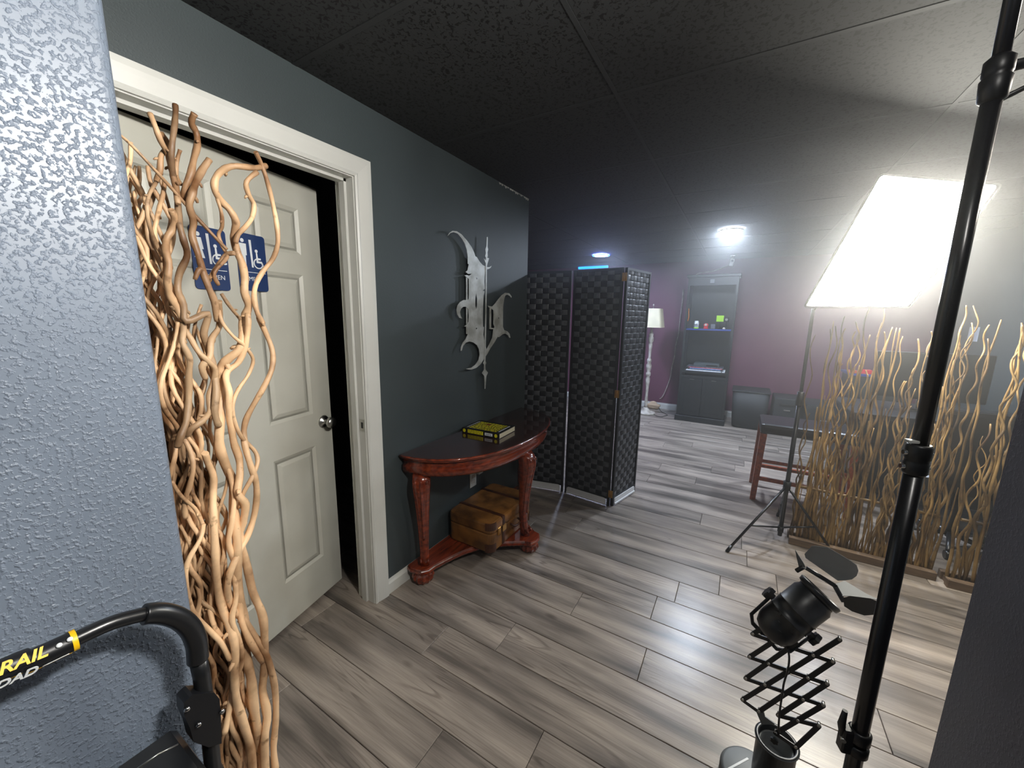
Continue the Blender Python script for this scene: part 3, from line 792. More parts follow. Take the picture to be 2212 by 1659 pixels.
# suitcase on the lower shelf
SC0 = Vector((1.805, 1.478, SH1+.002)); 
A_ = pl(1062, 1188, 2, SH1); dirx = (Vector((A_.x, A_.y, 0))-Vector((SC0.x, SC0.y, 0)))
sx = Vector((0.06, 1, 0)).normalized()
cs = thing('suitcase', 'old brown leather suitcase resting on the table\'s lower shelf', 'suitcase', (2.05, 1.32, SH1))
cx0, cx1, cy0, cy1, cz0, cz1 = 1.735, 2.24, 1.150, 1.485, SH1+.0015, SH1+.190
def rrprism(x0, x1, y0, y1, z0, z1, r, inset=0.0, n=5, b=.008):
    rings = []
    for (ii, z) in ((b, z0), (b*.3, z0+b*.3), (0, z0+b), (0, z1-b), (b*.3, z1-b*.3), (b, z1)):
        ring = []
        for cx, cy, a0 in ((x1-r, y1-r, 0), (x0+r, y1-r, 90), (x0+r, y0+r, 180), (x1-r, y0+r, 270)):
            for k in range(n+1):
                a = math.radians(a0+90*k/n); ring.append((cx+(r-ii)*math.cos(a), cy+(r-ii)*math.sin(a), z))
        rings.append(ring)
    k = len(rings[0]); vs = [p for r_ in rings for p in r_]; fs = []
    for a in range(len(rings)-1):
        for i in range(k): j = (i+1) % k; fs.append((a*k+i, a*k+j, a*k+k+j, a*k+k+i))
    fs.append(tuple(range(k))); fs.append(tuple(range(len(vs)-k, len(vs))))
    return vs, fs
zs = cz0+.118
q = MB(); q.add(*rrprism(cx0, cx1, cy0, cy1, cz0, zs, .045)); q.obj('case_body', LEATHER, cs)
q = MB(); q.add(*rrprism(cx0-.002, cx1+.002, cy0-.002, cy1+.002, zs+.001, cz1, .046, b=.014)); q.obj('case_lid', LEATHER, cs)
for xs_ in (cx0+.13, cx1-.13):
    q = MB(); q.add(*rrprism(xs_-.016, xs_+.016, cy0-.006, cy1+.004, cz0+.004, cz1+.004, .010, n=3)); s_ = q.obj('strap', LEATHERD, cs)
    q = MB(); q.box((xs_-.02, cy0-.010, zs-.022), (xs_+.02, cy0-.006, zs+.018)); q.obj('buckle', BRASS, s_)
for (xa, ya) in ((cx0, cy0), (cx1, cy0)):
    for (za, zb) in ((cz0, cz0+.05), (cz1-.045, cz1)):
        s1 = 1 if xa == cx0 else -1
        q = MB(); x_a, x_b = (xa-.003, xa+.07) if s1 == 1 else (xa-.07, xa+.003)
        # corner cap wraps the rounded corner
        ring = [];
        ccx = xa+s1*.045
        pts_o = []
        for k in range(7):
            a = math.radians(180+90*k/6) if s1 == 1 else math.radians(360-90*k/6)
            pts_o.append((ccx+.049*math.cos(a), ya+.045+.049*math.sin(a)))
        pts_i = [(ccx+(px_-ccx)*.9, ya+.045+(py_-ya-.045)*.9) for px_, py_ in reversed(pts_o)]
        q.prism([Vector((p[0], p[1], za-.001 if za > cz0 else za+.001)) for p in pts_o+pts_i], (0, 0, zb-za+.001)); q.obj('corner_cap', LEATHERD, cs)
q = MB(); q.tube(catmull([(1.95, cy0-.004, zs-.02), (1.955, cy0-.03, zs-.03), (1.99, cy0-.036, zs-.032), (2.03, cy0-.03, zs-.03), (2.035, cy0-.004, zs-.02)], 4), .007, n=8); q.obj('handle', LEATHERD, cs)
q = MB(); q.box((1.80, cy0-.006, zs-.028), (1.83, cy0+.001, zs+.02), ch=.002); q.obj('latch', BRASS, cs)

# outlet below the table
oc = pl(1021, 1034, 1, WY)
ou = thing('wall_outlet', 'white outlet plate low on the slate wall under the table', 'outlet', (oc.x, WY, oc.z))
MB().box((oc.x-.037, WY-.006, oc.z-.058), (oc.x+.037, WY, oc.z+.058), ch=.002).obj('plate', WHITE, ou)
for dz in (-.02, .02):
    MB().box((oc.x-.017, WY-.008, oc.z+dz-.014), (oc.x+.017, WY-.006, oc.z+dz+.014), ch=.002).obj('socket', OFFWH, ou)
plg = MB().box((oc.x+.02, WY-.04, oc.z+.028), (oc.x+.075, WY-.0065, oc.z+.056), ch=.008).obj('plug_adapter', WHITE); tag(plg, 'small white plug adapter beside the outlet under the table', 'plug')

# ------------------------------------------------------------------ METAL WALL ART
art = thing('wall_sculpture', 'spiked grey steel wall sculpture of blackletter strokes above the table', 'wall art', tuple(pl(1048, 680, 1, WY-.001)))
AY = WY-.035
def ap(zx, zy, off=0.0): return pl(940+zx*.2289, 480+zy*.2289, 1, AY-off)
def art_part(name, pts, off=0, th=.003, holes=()):
    q = MB().prism([ap(a, b, off) for a, b in pts], (0, th, 0), [[ap(a, b, off) for a, b in h] for h in holes]); return q.obj(name, ARTM, art)
main = [(118, 130), (135, 100), (165, 81), (205, 85), (250, 115), (300, 172), (345, 235), (370, 290), (380, 322), (395, 330), (420, 372), (450, 405), (485, 421), (512, 424), (533, 412), (525, 430), (505, 441), (487, 446), (475, 455), (468, 500), (464, 560), (468, 605), (470, 628), (448, 645), (468, 653), (458, 690), (453, 800), (450, 900), (452, 985), (462, 990), (455, 1060), (466, 1120), (484, 1200), (478, 1250), (455, 1300), (430, 1340), (390, 1374), (345, 1391), (300, 1388), (292, 1383), (340, 1374), (380, 1345), (410, 1300), (421, 1250), (415, 1200), (395, 1160), (360, 1135), (325, 1126), (290, 1137), (265, 1167), (252, 1210), (243, 1215), (245, 1180), (260, 1140), (290, 1100), (308, 1060), (305, 1030), (303, 985), (275, 985), (300, 963), (315, 940), (318, 880), (312, 820), (290, 797), (265, 799), (245, 817), (236, 845), (240, 880), (257, 910), (230, 902), (210, 870), (203, 830), (210, 787), (235, 752), (270, 734), (308, 735), (318, 720), (319, 600), (317, 535), (295, 518), (278, 500), (300, 503), (328, 503), (345, 486), (312, 488), (288, 470), (305, 455), (311, 430), (318, 400), (308, 390), (309, 330), (300, 262), (280, 202), (250, 152), (212, 107), (172, 93), (145, 102)]
art_part('main_blade', main, holes=([(387, 668), (379, 720), (380, 790), (389, 822), (396, 790), (397, 720)],))
art_part('spear_rod', [(488, 140), (497, 138), (498, 160), (494, 230), (501, 256), (494, 285), (498, 320), (491, 335), (509, 340), (495, 388), (489, 420), (487, 640), (484, 900), (480, 1100), (476, 1280), (475, 1310), (484, 1330), (473, 1347), (477, 1392), (499, 1420), (484, 1452), (474, 1572), (469, 1572), (465, 1452), (442, 1424), (462, 1392), (463, 1345), (454, 1330), (464, 1308), (466, 1280), (470, 1100), (474, 900), (477, 640), (478, 420), (478, 388), (459, 340), (478, 360), (480, 335), (472, 320), (479, 290), (474, 256), (484, 230)], off=.004)
art_part('side_blade', [(498, 787), (515, 792), (540, 796), (565, 770), (590, 735), (625, 690), (662, 666), (700, 671), (722, 700), (720, 715), (705, 696), (682, 684), (662, 692), (653, 720), (641, 800), (640, 900), (640, 985), (652, 1018), (682, 1030), (702, 1052), (711, 1090), (700, 1090), (688, 1066), (665, 1052), (640, 1056), (602, 1085), (590, 1083), (562, 1130), (522, 1190), (492, 1245), (470, 1275), (474, 1240), (485, 1200), (510, 1155), (540, 1092), (550, 1012), (562, 990), (551, 960), (553, 870), (550, 830), (530, 816), (510, 805)])
art_part('side_rod', [(293, 498), (306, 498), (306, 735), (305, 1055), (295, 1055), (294, 735)], off=-.003)
art_part('side_bracket', [(514, 812), (530, 812), (528, 995), (556, 1000), (555, 1010), (513, 1008)], off=-.003)
for a, b in ((392, 530), (388, 1003), (597, 905)):
    c = ap(a, b); MB().cyl(c-Vector((0, .003, 0)), Vector((c.x, WY, c.z)), .005, n=10).obj('standoff_pin', CHROME, art)

# ------------------------------------------------------------------ FOLDING SCREEN
scr = thing('folding_screen', 'black woven folding screen standing at the end of the wall', 'room divider', (2.93, 1.19, 0))
HS = 1.868
GAPW = mat('bright_gap', (242, 243, 244), rough=.35, var=.02)
def screen_panel(a, b, ncol, nrow, zoff=0.0):
    a = Vector((a[0], a[1], 0)); b = Vector((b[0], b[1], 0)); d = (b-a); wd = d.length; d.normalize(); n = Vector((d.y, -d.x, 0))
    if n.dot(-a) < 0: n = -n        # face the camera
    T = Matrix(((d.x, n.x, 0, a.x), (d.y, n.y, 0, a.y), (0, 0, 1, 0), (0, 0, 0, 1)))
    pn = MB()
    for (p, q_) in (((.004, -.011, .0), (.022, .011, HS)), ((wd-.022, -.011, .0), (wd-.004, .011, HS)), ((.022, -.010, .058), (wd-.022, .010, .076)), ((.022, -.010, HS-.018), (wd-.022, .010, HS))):
        pn.box(p, q_)
    pn.v = [tuple(T @ Vector(v)) for v in pn.v]
    P = pn.obj('panel', FRAMEB, scr)
    w0, w1 = .020, wd-.020; z0, z1 = .066, HS-.004
    cw = (w1-w0)/ncol; rh = (z1-z0)/nrow; A = .0042; hoff = .0
    # upright straps
    for c in range(ncol):
        vs = []; fs = []; u0 = w0+c*cw+.001; u1 = u0+cw-.002; pts = []
        for r in range(nrow):
            s = -1 if (c+r) % 2 == 0 else 1
            for f_ in (.12, .5, .88):
                pts.append((z0+(r+f_)*rh, s*A*(1.0 if f_ == .5 else .8)+hoff))
        for z, o in pts:
            for uu, oo in ((u0, 0), (u0+cw*.15, .0012), (u1-cw*.15, .0012), (u1, 0)):
                vs.append(T @ Vector((uu, 2*o*.5+oo, z)))
        k = len(pts)
        for i in range(k-1):
            for j in range(3): fs.append((i*4+j, i*4+j+1, i*4+j+5, i*4+j+4))
        MB().add(vs, fs, False).obj('upright_strap', WOVENV, P)
    for r in range(nrow):
        vs = []; fs = []; za = z0+r*rh+.0008; zb = za+rh-.0016; pts = []
        for c in range(ncol):
            s = 1 if (c+r) % 2 == 0 else -1
            for f_ in (.10, .35, .65, .90):
                pts.append((w0+(c+f_)*cw, s*A*(.75 if f_ in (.1, .9) else 1.05)))
        for u_, o in pts:
            for zz, oo in ((za, -.0004), (za+rh*.2, .0012), (zb-rh*.2, .0012), (zb, -.0004)):
                vs.append(T @ Vector((u_, o+oo, zz)))
        k = len(pts)
        for i in range(k-1):
            for j in range(3): fs.append((i*4+j, i*4+j+1, i*4+j+5, i*4+j+4))
        MB().add(vs, fs, False).obj('cross_strap', WOVEN, P)
    # white strip with rounded upper corners, put in for bright floor under the panel
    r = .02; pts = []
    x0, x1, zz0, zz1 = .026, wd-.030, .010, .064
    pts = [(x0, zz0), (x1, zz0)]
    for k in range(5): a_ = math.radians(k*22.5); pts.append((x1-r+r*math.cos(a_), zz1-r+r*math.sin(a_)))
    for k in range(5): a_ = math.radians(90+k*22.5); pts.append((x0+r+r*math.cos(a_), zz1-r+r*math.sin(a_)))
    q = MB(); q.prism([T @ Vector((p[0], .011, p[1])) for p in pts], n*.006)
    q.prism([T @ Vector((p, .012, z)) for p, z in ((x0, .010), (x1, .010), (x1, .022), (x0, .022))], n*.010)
    lab(q.obj('bright_gap_strip', GAPW, P), 'white strip put in for bright floor below')
    return T, wd
J0, J1, J2, J3 = (2.86, 1.62), (2.945, 1.197), (2.905, .775), (3.295, .680)
T1, w1_ = screen_panel((J0[0], J0[1]), (J1[0]-.0, J1[1]+.006), 7, 42)
T2, w2_ = screen_panel((J1[0], J1[1]-.006), (J2[0]-.001, J2[1]+.007), 7, 42)
T3, w3_ = screen_panel((J2[0]+.006, J2[1]-.003), J3, 7, 42)
for z in (.11, .93, 1.80):
    for J, dd in ((J2, 0), ):
        q = MB(); q.box((J[0]-.018, J[1]-.016, z-.03), (J[0]-.013, J[1]+.018, z+.03), ch=.001); q.cyl((J[0]-.016, J[1]+.001, z-.03), (J[0]-.016, J[1]+.001, z+.03), .004, n=10); q.obj('hinge', BRASS, scr)

# blue light tube seen over the screen
b0 = pl(1250, 579, 0, 6.74); b1 = pl(1313, 577, 0, 6.74)
tb_ = thing('light_tube', 'glowing blue tube light high on the back wall, above the screen', 'light', (6.78, (b0.y+b1.y)/2, b0.z))
MB().box((6.755, min(b0.y, b1.y), b0.z-.02), (6.80, max(b0.y, b1.y), b0.z+.03), ch=.004).obj('housing', BLACKP, tb_)
MB().cyl((6.74, b0.y, b0.z), (6.74, b1.y, b0.z), .022, n=14).obj('tube', BLUEM, tb_)
# square maroon patch panel high on the wall
c0 = pl(1158, 566, 0, 6.79); c1 = pl(1184, 581, 0, 6.79)
tag(MB().box((6.775, c1.y, c1.z), (6.80, c0.y, c0.z), ch=.003).obj('wall_panel', mat('light_maroon', (150, 80, 100))), 'small maroon square panel high on the back wall, far left', 'panel')

# ------------------------------------------------------------------ STICKS
def stick(pts, r0, r1, parent, m=BARK, n=7, sub=5, knots=True, name='stick', seed=0):
    rnd = random.Random(seed)
    P = catmull(pts, sub); L = len(P); rs = []
    for i in range(L):
        t = i/(L-1); r = r0+(r1-r0)*t
        rs.append(r*(1+.07*math.sin(i*.9+seed)+rnd.uniform(-.05, .05)))
    rs[-1] *= .8
    q = MB(); q.tube(P, rs, n=n)
    if knots:
        for k in range(rnd.randint(1, 3)):
            i = rnd.randint(3, L-4); t = (P[i+1]-P[i-1]).normalized()
            d = t.cross(Vector((rnd.uniform(-1, 1), rnd.uniform(-1, 1), .3))).normalized()
            q.tube([P[i], P[i]+d*rs[i]*1.6+t*rs[i]*.6, P[i]+d*rs[i]*2.0+t*rs[i]*1.2], [rs[i]*.7, rs[i]*.5, rs[i]*.3], n=6)
    return q.obj(name, m, parent)
near = thing('willow_screen', 'tall bundle of pale curly willow sticks beside the white door', 'room divider', (.42, 1.22, 0))
Z1 = lambda x, y: (240+.3014*x, 200+.3014*y)
Z2 = lambda x, y: (280+.3014*x, 650+.3014*y)
Z3 = lambda x, y: (.4575*x, 900+.4575*y)
traced = [
 (1.155, 5.5, 7.0, [Z1(*p) for p in [(1035, 425), (1080, 520), (1120, 640), (1160, 800), (1188, 950), (1195, 1080), (1160, 1190), (1090, 1280), (1040, 1370), (1025, 1460), (1045, 1570), (1085, 1650)]] +
   [Z2(*p) for p in [(925, 120), (985, 250), (1025, 370), (1018, 490), (960, 620), (890, 740), (835, 850), (818, 950), (832, 1060), (870, 1190), (905, 1300), (910, 1420), (890, 1550)]] + [Z3(*p) for p in [(1170, 560), (1130, 640), (1085, 740), (1075, 830), (1095, 900), (1150, 960), (1200, 1030), (1240, 1090), (1280, 1190), (1300, 1300), (1302, 1430), (1292, 1560), (1300, 1659)]]),
 (1.165, 7.0, 10.0, [Z1(*p) for p in [(1110, 525), (1040, 540), (960, 533), (870, 528), (795, 560), (748, 620), (745, 700), (790, 780), (850, 840), (895, 930), (880, 1030), (900, 1130), (940, 1230), (958, 1330), (955, 1430), (985, 1530), (960, 1600)]] +
   [Z2(*p) for p in [(845, 90), (810, 150), (812, 260), (785, 350), (700, 420), (655, 480), (665, 600), (650, 760), (645, 900), (645, 1040), (690, 1180), (745, 1310), (745, 1450), (755, 1600)]] + [Z3(*p) for p in [(1120, 600), (1120, 760), (1140, 900), (1160, 1000), (1160, 1120), (1185, 1230), (1195, 1340), (1215, 1470), (1230, 1580), (1230, 1659)]]),
 (1.16, 6.0, 6.5, [Z1(*p) for p in [(1045, 570), (970, 640), (985, 730), (1022, 800), (1012, 890), (965, 960), (912, 1015), (890, 1080)]]),
 (1.15, 8.0, 9.0, [Z2(*p) for p in [(640, 0), (645, 90), (640, 190), (585, 280), (575, 400), (520, 470), (545, 560)]]),
 (1.145, 7.5, 9.5, [Z2(*p) for p in [(345, 150), (420, 240), (490, 360), (560, 430), (612, 490), (600, 580), (572, 680), (575, 790), (520, 860), (445, 915), (410, 965)]]),
 (1.15, 7.0, 9.0, [Z2(*p) for p in [(845, 90), (850, 170), (830, 320), (780, 440), (705, 500), (690, 560), (712, 650), (712, 760), (730, 900), (748, 1020), (785, 1130), (790, 1250), (775, 1380), (830, 1460), (812, 1600)]] + [Z3(*p) for p in [(1130, 560), (1165, 700), (1195, 830), (1240, 940), (1250, 1050), (1250, 1190), (1240, 1290), (1262, 1410), (1250, 1520), (1252, 1659)]]),
 (1.14, 8.5, 9.5, [Z2(*p) for p in [(540, 1090), (560, 1160), (600, 1260), (598, 1400), (602, 1550)]] + [Z3(*p) for p in [(1012, 560), (1018, 700), (1030, 820), (1055, 920), (1092, 1010), (1110, 1100), (1105, 1210), (1115, 1330), (1150, 1450), (1182, 1560), (1190, 1659)]]),
 (1.15, 7.0, 9.5, [Z1(*p) for p in [(460, 88), (462, 140), (455, 230), (437, 370), (430, 480), (445, 600), (470, 700), (482, 850), (492, 950), (520, 1060), (545, 1170), (490, 1300), (480, 1420), (520, 1520), (540, 1640)]] + [Z2(*p) for p in [(560, 90), (530, 230), (560, 330), (600, 480), (620, 640), (610, 800), (640, 900)]]),
 (1.145, 7.0, 8.5, [Z1(*p) for p in [(278, 150), (315, 240), (355, 345), (410, 450), (435, 560), (465, 680), (480, 800)]]),
 (1.16, 8.0, 9.0, [Z1(*p) for p in [(598, 150), (575, 215), (610, 290), (618, 380), (592, 480), (572, 580), (530, 690), (520, 780)]]),
 (1.15, 8.5, 9.0, [Z1(*p) for p in [(705, 480), (650, 560), (605, 650), (580, 730), (560, 810), (590, 920), (580, 1030), (620, 1150), (660, 1290), (700, 1400), (740, 1500), (760, 1640)]]),
 (1.135, 4.0, 5.0, [Z1(*p) for p in [(60, 300), (150, 380), (300, 540), (450, 705), (600, 880), (720, 1010), (830, 1125)]]),
 (1.14, 9.0, 10.0, [Z1(*p) for p in [(430, 840), (452, 900), (440, 980), (400, 1045), (393, 1130), (415, 1230), (405, 1350), (420, 1450), (470, 1540), (520, 1640)]]),
 (1.145, 8.0, 10.5, [Z2(*p) for p in [(300, 30), (370, 110), (388, 200), (380, 300), (430, 410), (425, 520), (425, 640), (420, 760), (405, 870), (370, 960), (340, 1050)]]),
 (1.15, 5.0, 6.0, [Z1(*p) for p in [(325, 640), (270, 740), (258, 860), (285, 990), (335, 1110), (390, 1190)]]),
 (1.17, 6.0, 7.0, [Z1(*p) for p in [(385, 640), (368, 750), (335, 880), (310, 1010), (340, 1100)]]),
 (1.145, 5.5, 7.5, [Z2(*p) for p in [(345, 150), (330, 270), (285, 420), (235, 550), (222, 670), (258, 790), (325, 880), (385, 980), (435, 1080), (455, 1190), (430, 1330), (395, 1430), (400, 1560)]]),
 (1.15, 4.5, 6.0, [Z2(*p) for p in [(635, 40), (662, 150), (740, 250), (825, 325), (885, 420), (850, 530), (782, 630), (745, 720), (742, 830), (792, 960), (835, 1010), (905, 1090), (915, 1170), (870, 1280), (815, 1380), (790, 1480)]]),
 (1.14, 5.0, 6.0, [Z2(*p) for p in [(300, 1290), (370, 1400), (470, 1490), (520, 1590)]] + [Z3(*p) for p in [(960, 520), (945, 580), (885, 690), (880, 800), (910, 920), (985, 1005), (1045, 1070), (1085, 1150)]]),
 (1.155, 6.0, 7.0, [Z3(*p) for p in [(1045, 60), (1040, 160), (1085, 270), (1105, 380), (1095, 500), (1080, 600), (1120, 720), (1130, 840), (1140, 960), (1180, 1060), (1240, 1160)]]),
 (1.15, 6.0, 7.0, [Z3(*p) for p in [(1100, 700), (1115, 850), (1095, 960), (1130, 1060), (1140, 1160), (1100, 1280), (1080, 1400), (1060, 1500)]]),
 (1.16, 4.5, 5.5, [Z1(*p) for p in [(760, 760), (790, 860), (795, 960), (770, 1020), (800, 1110), (830, 1180), (740, 1290), (770, 1380)]]),
 (1.165, 5.0, 6.0, [Z1(*p) for p in [(495, 410), (470, 500), (470, 600), (500, 660)]]),
 (1.17, 7.0, 8.0, [Z1(*p) for p in [(360, 290), (410, 380), (360, 450), (350, 560), (320, 640)]]),
 (1.17, 4.5, 5.5, [Z1(*p) for p in [(790, 1440), (850, 1530), (940, 1640)]] + [Z2(*p) for p in [(790, 130)]]),
 (1.15, 6.0, 7.0, [Z1(*p) for p in [(885, 1150), (820, 1165), (760, 1250), (700, 1330), (640, 1260), (600, 1340)]]),
]
def wpx(px, y): # metres per px on plane y at this pixel (horizontal-ish)
    a = pl(px[0], px[1], 1, y); b = pl(px[0]+1, px[1], 1, y); c = pl(px[0], px[1]+1, 1, y)
    return min((a-b).length, (c-a).length)
for i, (y, wa, wb, pts) in enumerate(traced):
    W3 = []
    rnd = random.Random(i)
    for j, p in enumerate(pts):
        yy = y+.014*math.sin(j*1.1+i*2.0)
        W3.append(pl(p[0], p[1], 1, yy))
    if pts[-1][1] > 1640:
        e = W3[-1]; W3.append(Vector((e.x, min(e.y, 1.17), .03)))
    s0 = wpx(pts[0], y); s1 = wpx(pts[-1], y)
    stick(W3, wa*s0*.86, wb*s1*.84, near, n=9, sub=4, seed=i)
# the rest of the bundle, behind the traced ones
random.seed(21)
def curly(x, y, z0, h, amp, per, rnd, lean=(0, 0), n=None):
    n = n or max(8, int(h/per*5)); ph = rnd.uniform(0, 6.28); ph2 = rnd.uniform(0, 6.28); pts = []
    k2 = rnd.uniform(.7, 1.4)
    for i in range(n+1):
        t = i/n; z = z0+h*t; a = amp*(.35+.65*min(1, t*2.5)); w_ = 2*PI*z/per
        pts.append((x+lean[0]*t+a*math.sin(w_+ph)+a*.4*math.sin(w_*.43+ph2), y+lean[1]*t+a*.8*math.cos(w_*k2+ph2), z))
    return pts
for i in range(96):
    rnd = random.Random(100+i)
    yb = rnd.uniform(1.175, 1.34)
    xl, xr = .315*yb/1.12, .405*yb/1.12
    xb = rnd.uniform(xl-.02, xr+.028)
    h = rnd.uniform(1.4, 1.84) if i % 4 else rnd.uniform(.7, 1.3)
    xb = min(xb, .455-(yb-1.175)*.4)
    stick(curly(xb, yb, .028, h, rnd.uniform(.010, .022), rnd.uniform(.16, .34), rnd, lean=(rnd.uniform(-.03, .02)-.04*(h > 1.5), 0)), rnd.uniform(.0045, .0075), rnd.uniform(.003, .0055), near, n=7, sub=3, seed=300+i)
MB().box((.27, 1.14, 0), (.50, 1.33, .03), ch=.003).obj('base_board', BASEW, near)

def fence(label, x, y0, y1, heights, seed, nst):
    t = thing('willow_screen', label, 'room divider', (x, (y0+y1)/2, 0))
    MB().box((x-.045, min(y0, y1), 0), (x-.005, max(y0, y1), .05), ch=.003).obj('base_board', BASEW, t)
    MB().box((x+.045, min(y0, y1), 0), (x+.085, max(y0, y1), .05), ch=.003).obj('base_board', BASEW, t)
    MB().box((x-.005, min(y0, y1)+.01, 0), (x+.045, max(y0, y1)-.01, .03)).obj('base_infill', BASEW, t)
    q = MB(); q.tube([(x+.02, y0-.02*(1 if y0 > y1 else -1), .40), (x+.03, (y0+y1)/2, .39), (x+.02, y1+.02*(1 if y0 > y1 else -1), .38)], .009, n=7); q.obj('cross_rod', BARKF, t)
    for i in range(nst):
        rnd = random.Random(seed*1000+i)
        f = (i+.5)/nst+rnd.uniform(-.4, .4)/nst
        yy = y0+(y1-y0)*min(.985, max(.015, f)); xx = x+rnd.uniform(.0, .04)
        k = rnd.random()
        h = heights(f)*(rnd.uniform(.86, 1.0) if k < .40 else rnd.uniform(.30, .85))
        thin = k > .8
        lean = (rnd.uniform(-.05, .05), rnd.uniform(-.06, .06))
        curl = rnd.random()
        amp = rnd.uniform(.008, .018) if curl < .6 else rnd.uniform(.004, .010)
        per = rnd.uniform(.16, .24) if curl < .35 else rnd.uniform(.3, .6)
        r = rnd.uniform(.0045, .0075) if not thin else rnd.uniform(.003, .0045)
        stick(curly(xx, yy, .028, h, amp, per, rnd, lean), r*1.2, r*.6, t, m=BARKF, n=6, sub=3, knots=False, seed=seed*77+i)
    return t
fence('curly willow screen in front of the black desk, left of the near pole', 3.085, -.42, -1.135, lambda f: 1.52+.12*f, 5, 88)
fence('curly willow screen with the tallest branches, right of the near pole', 3.045, -1.165, -1.90, lambda f: 1.45+.45*min(1, f*2.0), 6, 56)

# ------------------------------------------------------------------ NEAR LIGHT STAND
nx, ny = .997, -.3115
ns = thing('light_stand', 'thick black stand pole close up, crossing the glowing softbox', 'stand', (nx, ny, 0))
def NP(z): return Vector((nx, ny, z))
MB().cyl(NP(.20), NP(1.262), .0150, n=24).obj('lower_pole', POLEM, ns)
MB().cyl(NP(1.24), NP(1.87), .0125, n=24).obj('middle_pole', POLEM, ns)
MB().cyl(NP(1.85), NP(2.33), .0105, n=24).obj('upper_pole', POLEM, ns)
def knob(c, d, r, name, par, m=BLACKP):
    q = MB(); d = Vector(d).normalized(); n = 12; up = d.cross(Vector((0, 0, 1))).normalized(); sd = d.cross(up); vs = []; fs = []
    for (rr, h) in ((.5, 0), (.5, r*.4), (1, r*.5), (1, r*1.1), (.8, r*1.25)):
        for k in range(n):
            q_ = rr*r*(1.12 if k % 2 else .88); a = 2*PI*k/n; vs.append(Vector(c)+d*h+up*(q_*math.cos(a))+sd*(q_*math.sin(a)))
    for i in range(4):
        for k in range(n): j = (k+1) % n; fs.append((i*n+k, i*n+j, i*n+n+j, i*n+n+k))
    fs.append(tuple(range(n))); fs.append(tuple(range(4*n, 5*n)))
    q.add(vs, fs); return q.obj(name, m, par)
c1 = MB().lathe([(.0165, 0), (.0185, .004), (.0185, .022), (.0175, .024), (.0175, .030), (.0190, .032), (.0190, .055), (.0165, .060)], at=NP(1.215), n=28).obj('collar', BLACKP, ns)
s3 = Vector((-.30, .954, 0))  # towards photo-left
for dz in (.014, .042):
    MB().cyl(NP(1.215+dz)-s3*.022, NP(1.215+dz)+s3*.024, .0045, n=12).obj('collar_bolt', CHROME, c1)
MB().box((-.010, -.004, 0), (.010, .010, .006), R=Matrix.Rotation(math.atan2(s3.y, s3.x), 3, 'Z'), at=NP(1.277)+s3*.014, ch=.001).obj('collar_tab', WHITE, c1)
# mid collar with flip lever
zc = zat(1858, 1590, nx, ny)
c2 = MB().lathe([(.0165, -.012), (.0205, -.010), (.0205, .012), (.0165, .016)], at=NP(zc), n=28).obj('collar', BLACKP, ns)
q = MB(); q.lathe([(.0165, -.010), (.0205, -.008), (.0205, .010), (.0165, .014)], at=NP(zc-.034), n=28); q.box((.012, -.012, -.045), (.034, .012, .014), R=Matrix.Rotation(math.atan2(s3.y, s3.x), 3, 'Z'), at=NP(zc), ch=.003); q.obj('clamp_band', BLACKP, c2)
q = MB(); e = NP(zc)+s3*.030
q.tube([e+Vector((0, 0, -.01)), e+s3*.006+Vector((0, 0, .02)), e+s3*.004+Vector((0, 0, .055))], [.006, .0075, .005], n=8); q.obj('flip_lever', BLACKR, c2)
MB().cyl(e+Vector((0, 0, -.012))-Vector((.012, 0, 0)), e+Vector((0, 0, -.012))+Vector((.004, 0, 0)), .005, n=10).obj('lever_bolt', STEEL, c2)
# top collar with side arm carrying the added, unseen fill globe
za = zat(2140, 175, nx, ny)
MB().lathe([(.012, -.035), (.017, -.030), (.019, 0), (.016, .004), (.018, .008), (.018, .028), (.012, .034)], at=NP(za), n=28).obj('collar', BLACKP, ns)
AE = Vector((1.50, -1.0, 2.13))
arm_s = NP(za+.015)
MB().tube([arm_s, arm_s+(AE-arm_s)*.15, AE], [.009, .007, .006], n=10).obj('side_arm', BLACKM, ns)
MB().tube([NP(za-.03)-s3*.012, arm_s+(AE-arm_s)*.25], [.004, .004], n=8).obj('arm_brace', BLACKM, ns)
for a in (math.radians(90), math.radians(200), math.radians(342)):
    f = NP(0)+Vector((math.cos(a)*.2, math.sin(a)*.2, .008))
    MB().tube([NP(.42), f], .009, n=8).obj('leg', POLEM, ns)
MB().cyl(NP(.38), NP(.45), .024).obj('hub', BLACKP, ns)
gl = thing('fill_globe', 'white globe lamp on the near stand\'s side arm', 'lamp', tuple(AE))  # globe invented out of view as fill for ceiling and door
MB().lathe([(.001, -.10), (.06, -.08), (.095, -.03), (.095, .03), (.06, .08), (.001, .10)], at=AE, n=20).obj('globe', FILLGLOBEM, gl)
MB().cyl(AE+(arm_s-AE).normalized()*.09, AE+(arm_s-AE).normalized()*.15, .03).obj('socket', BLACKP, gl)

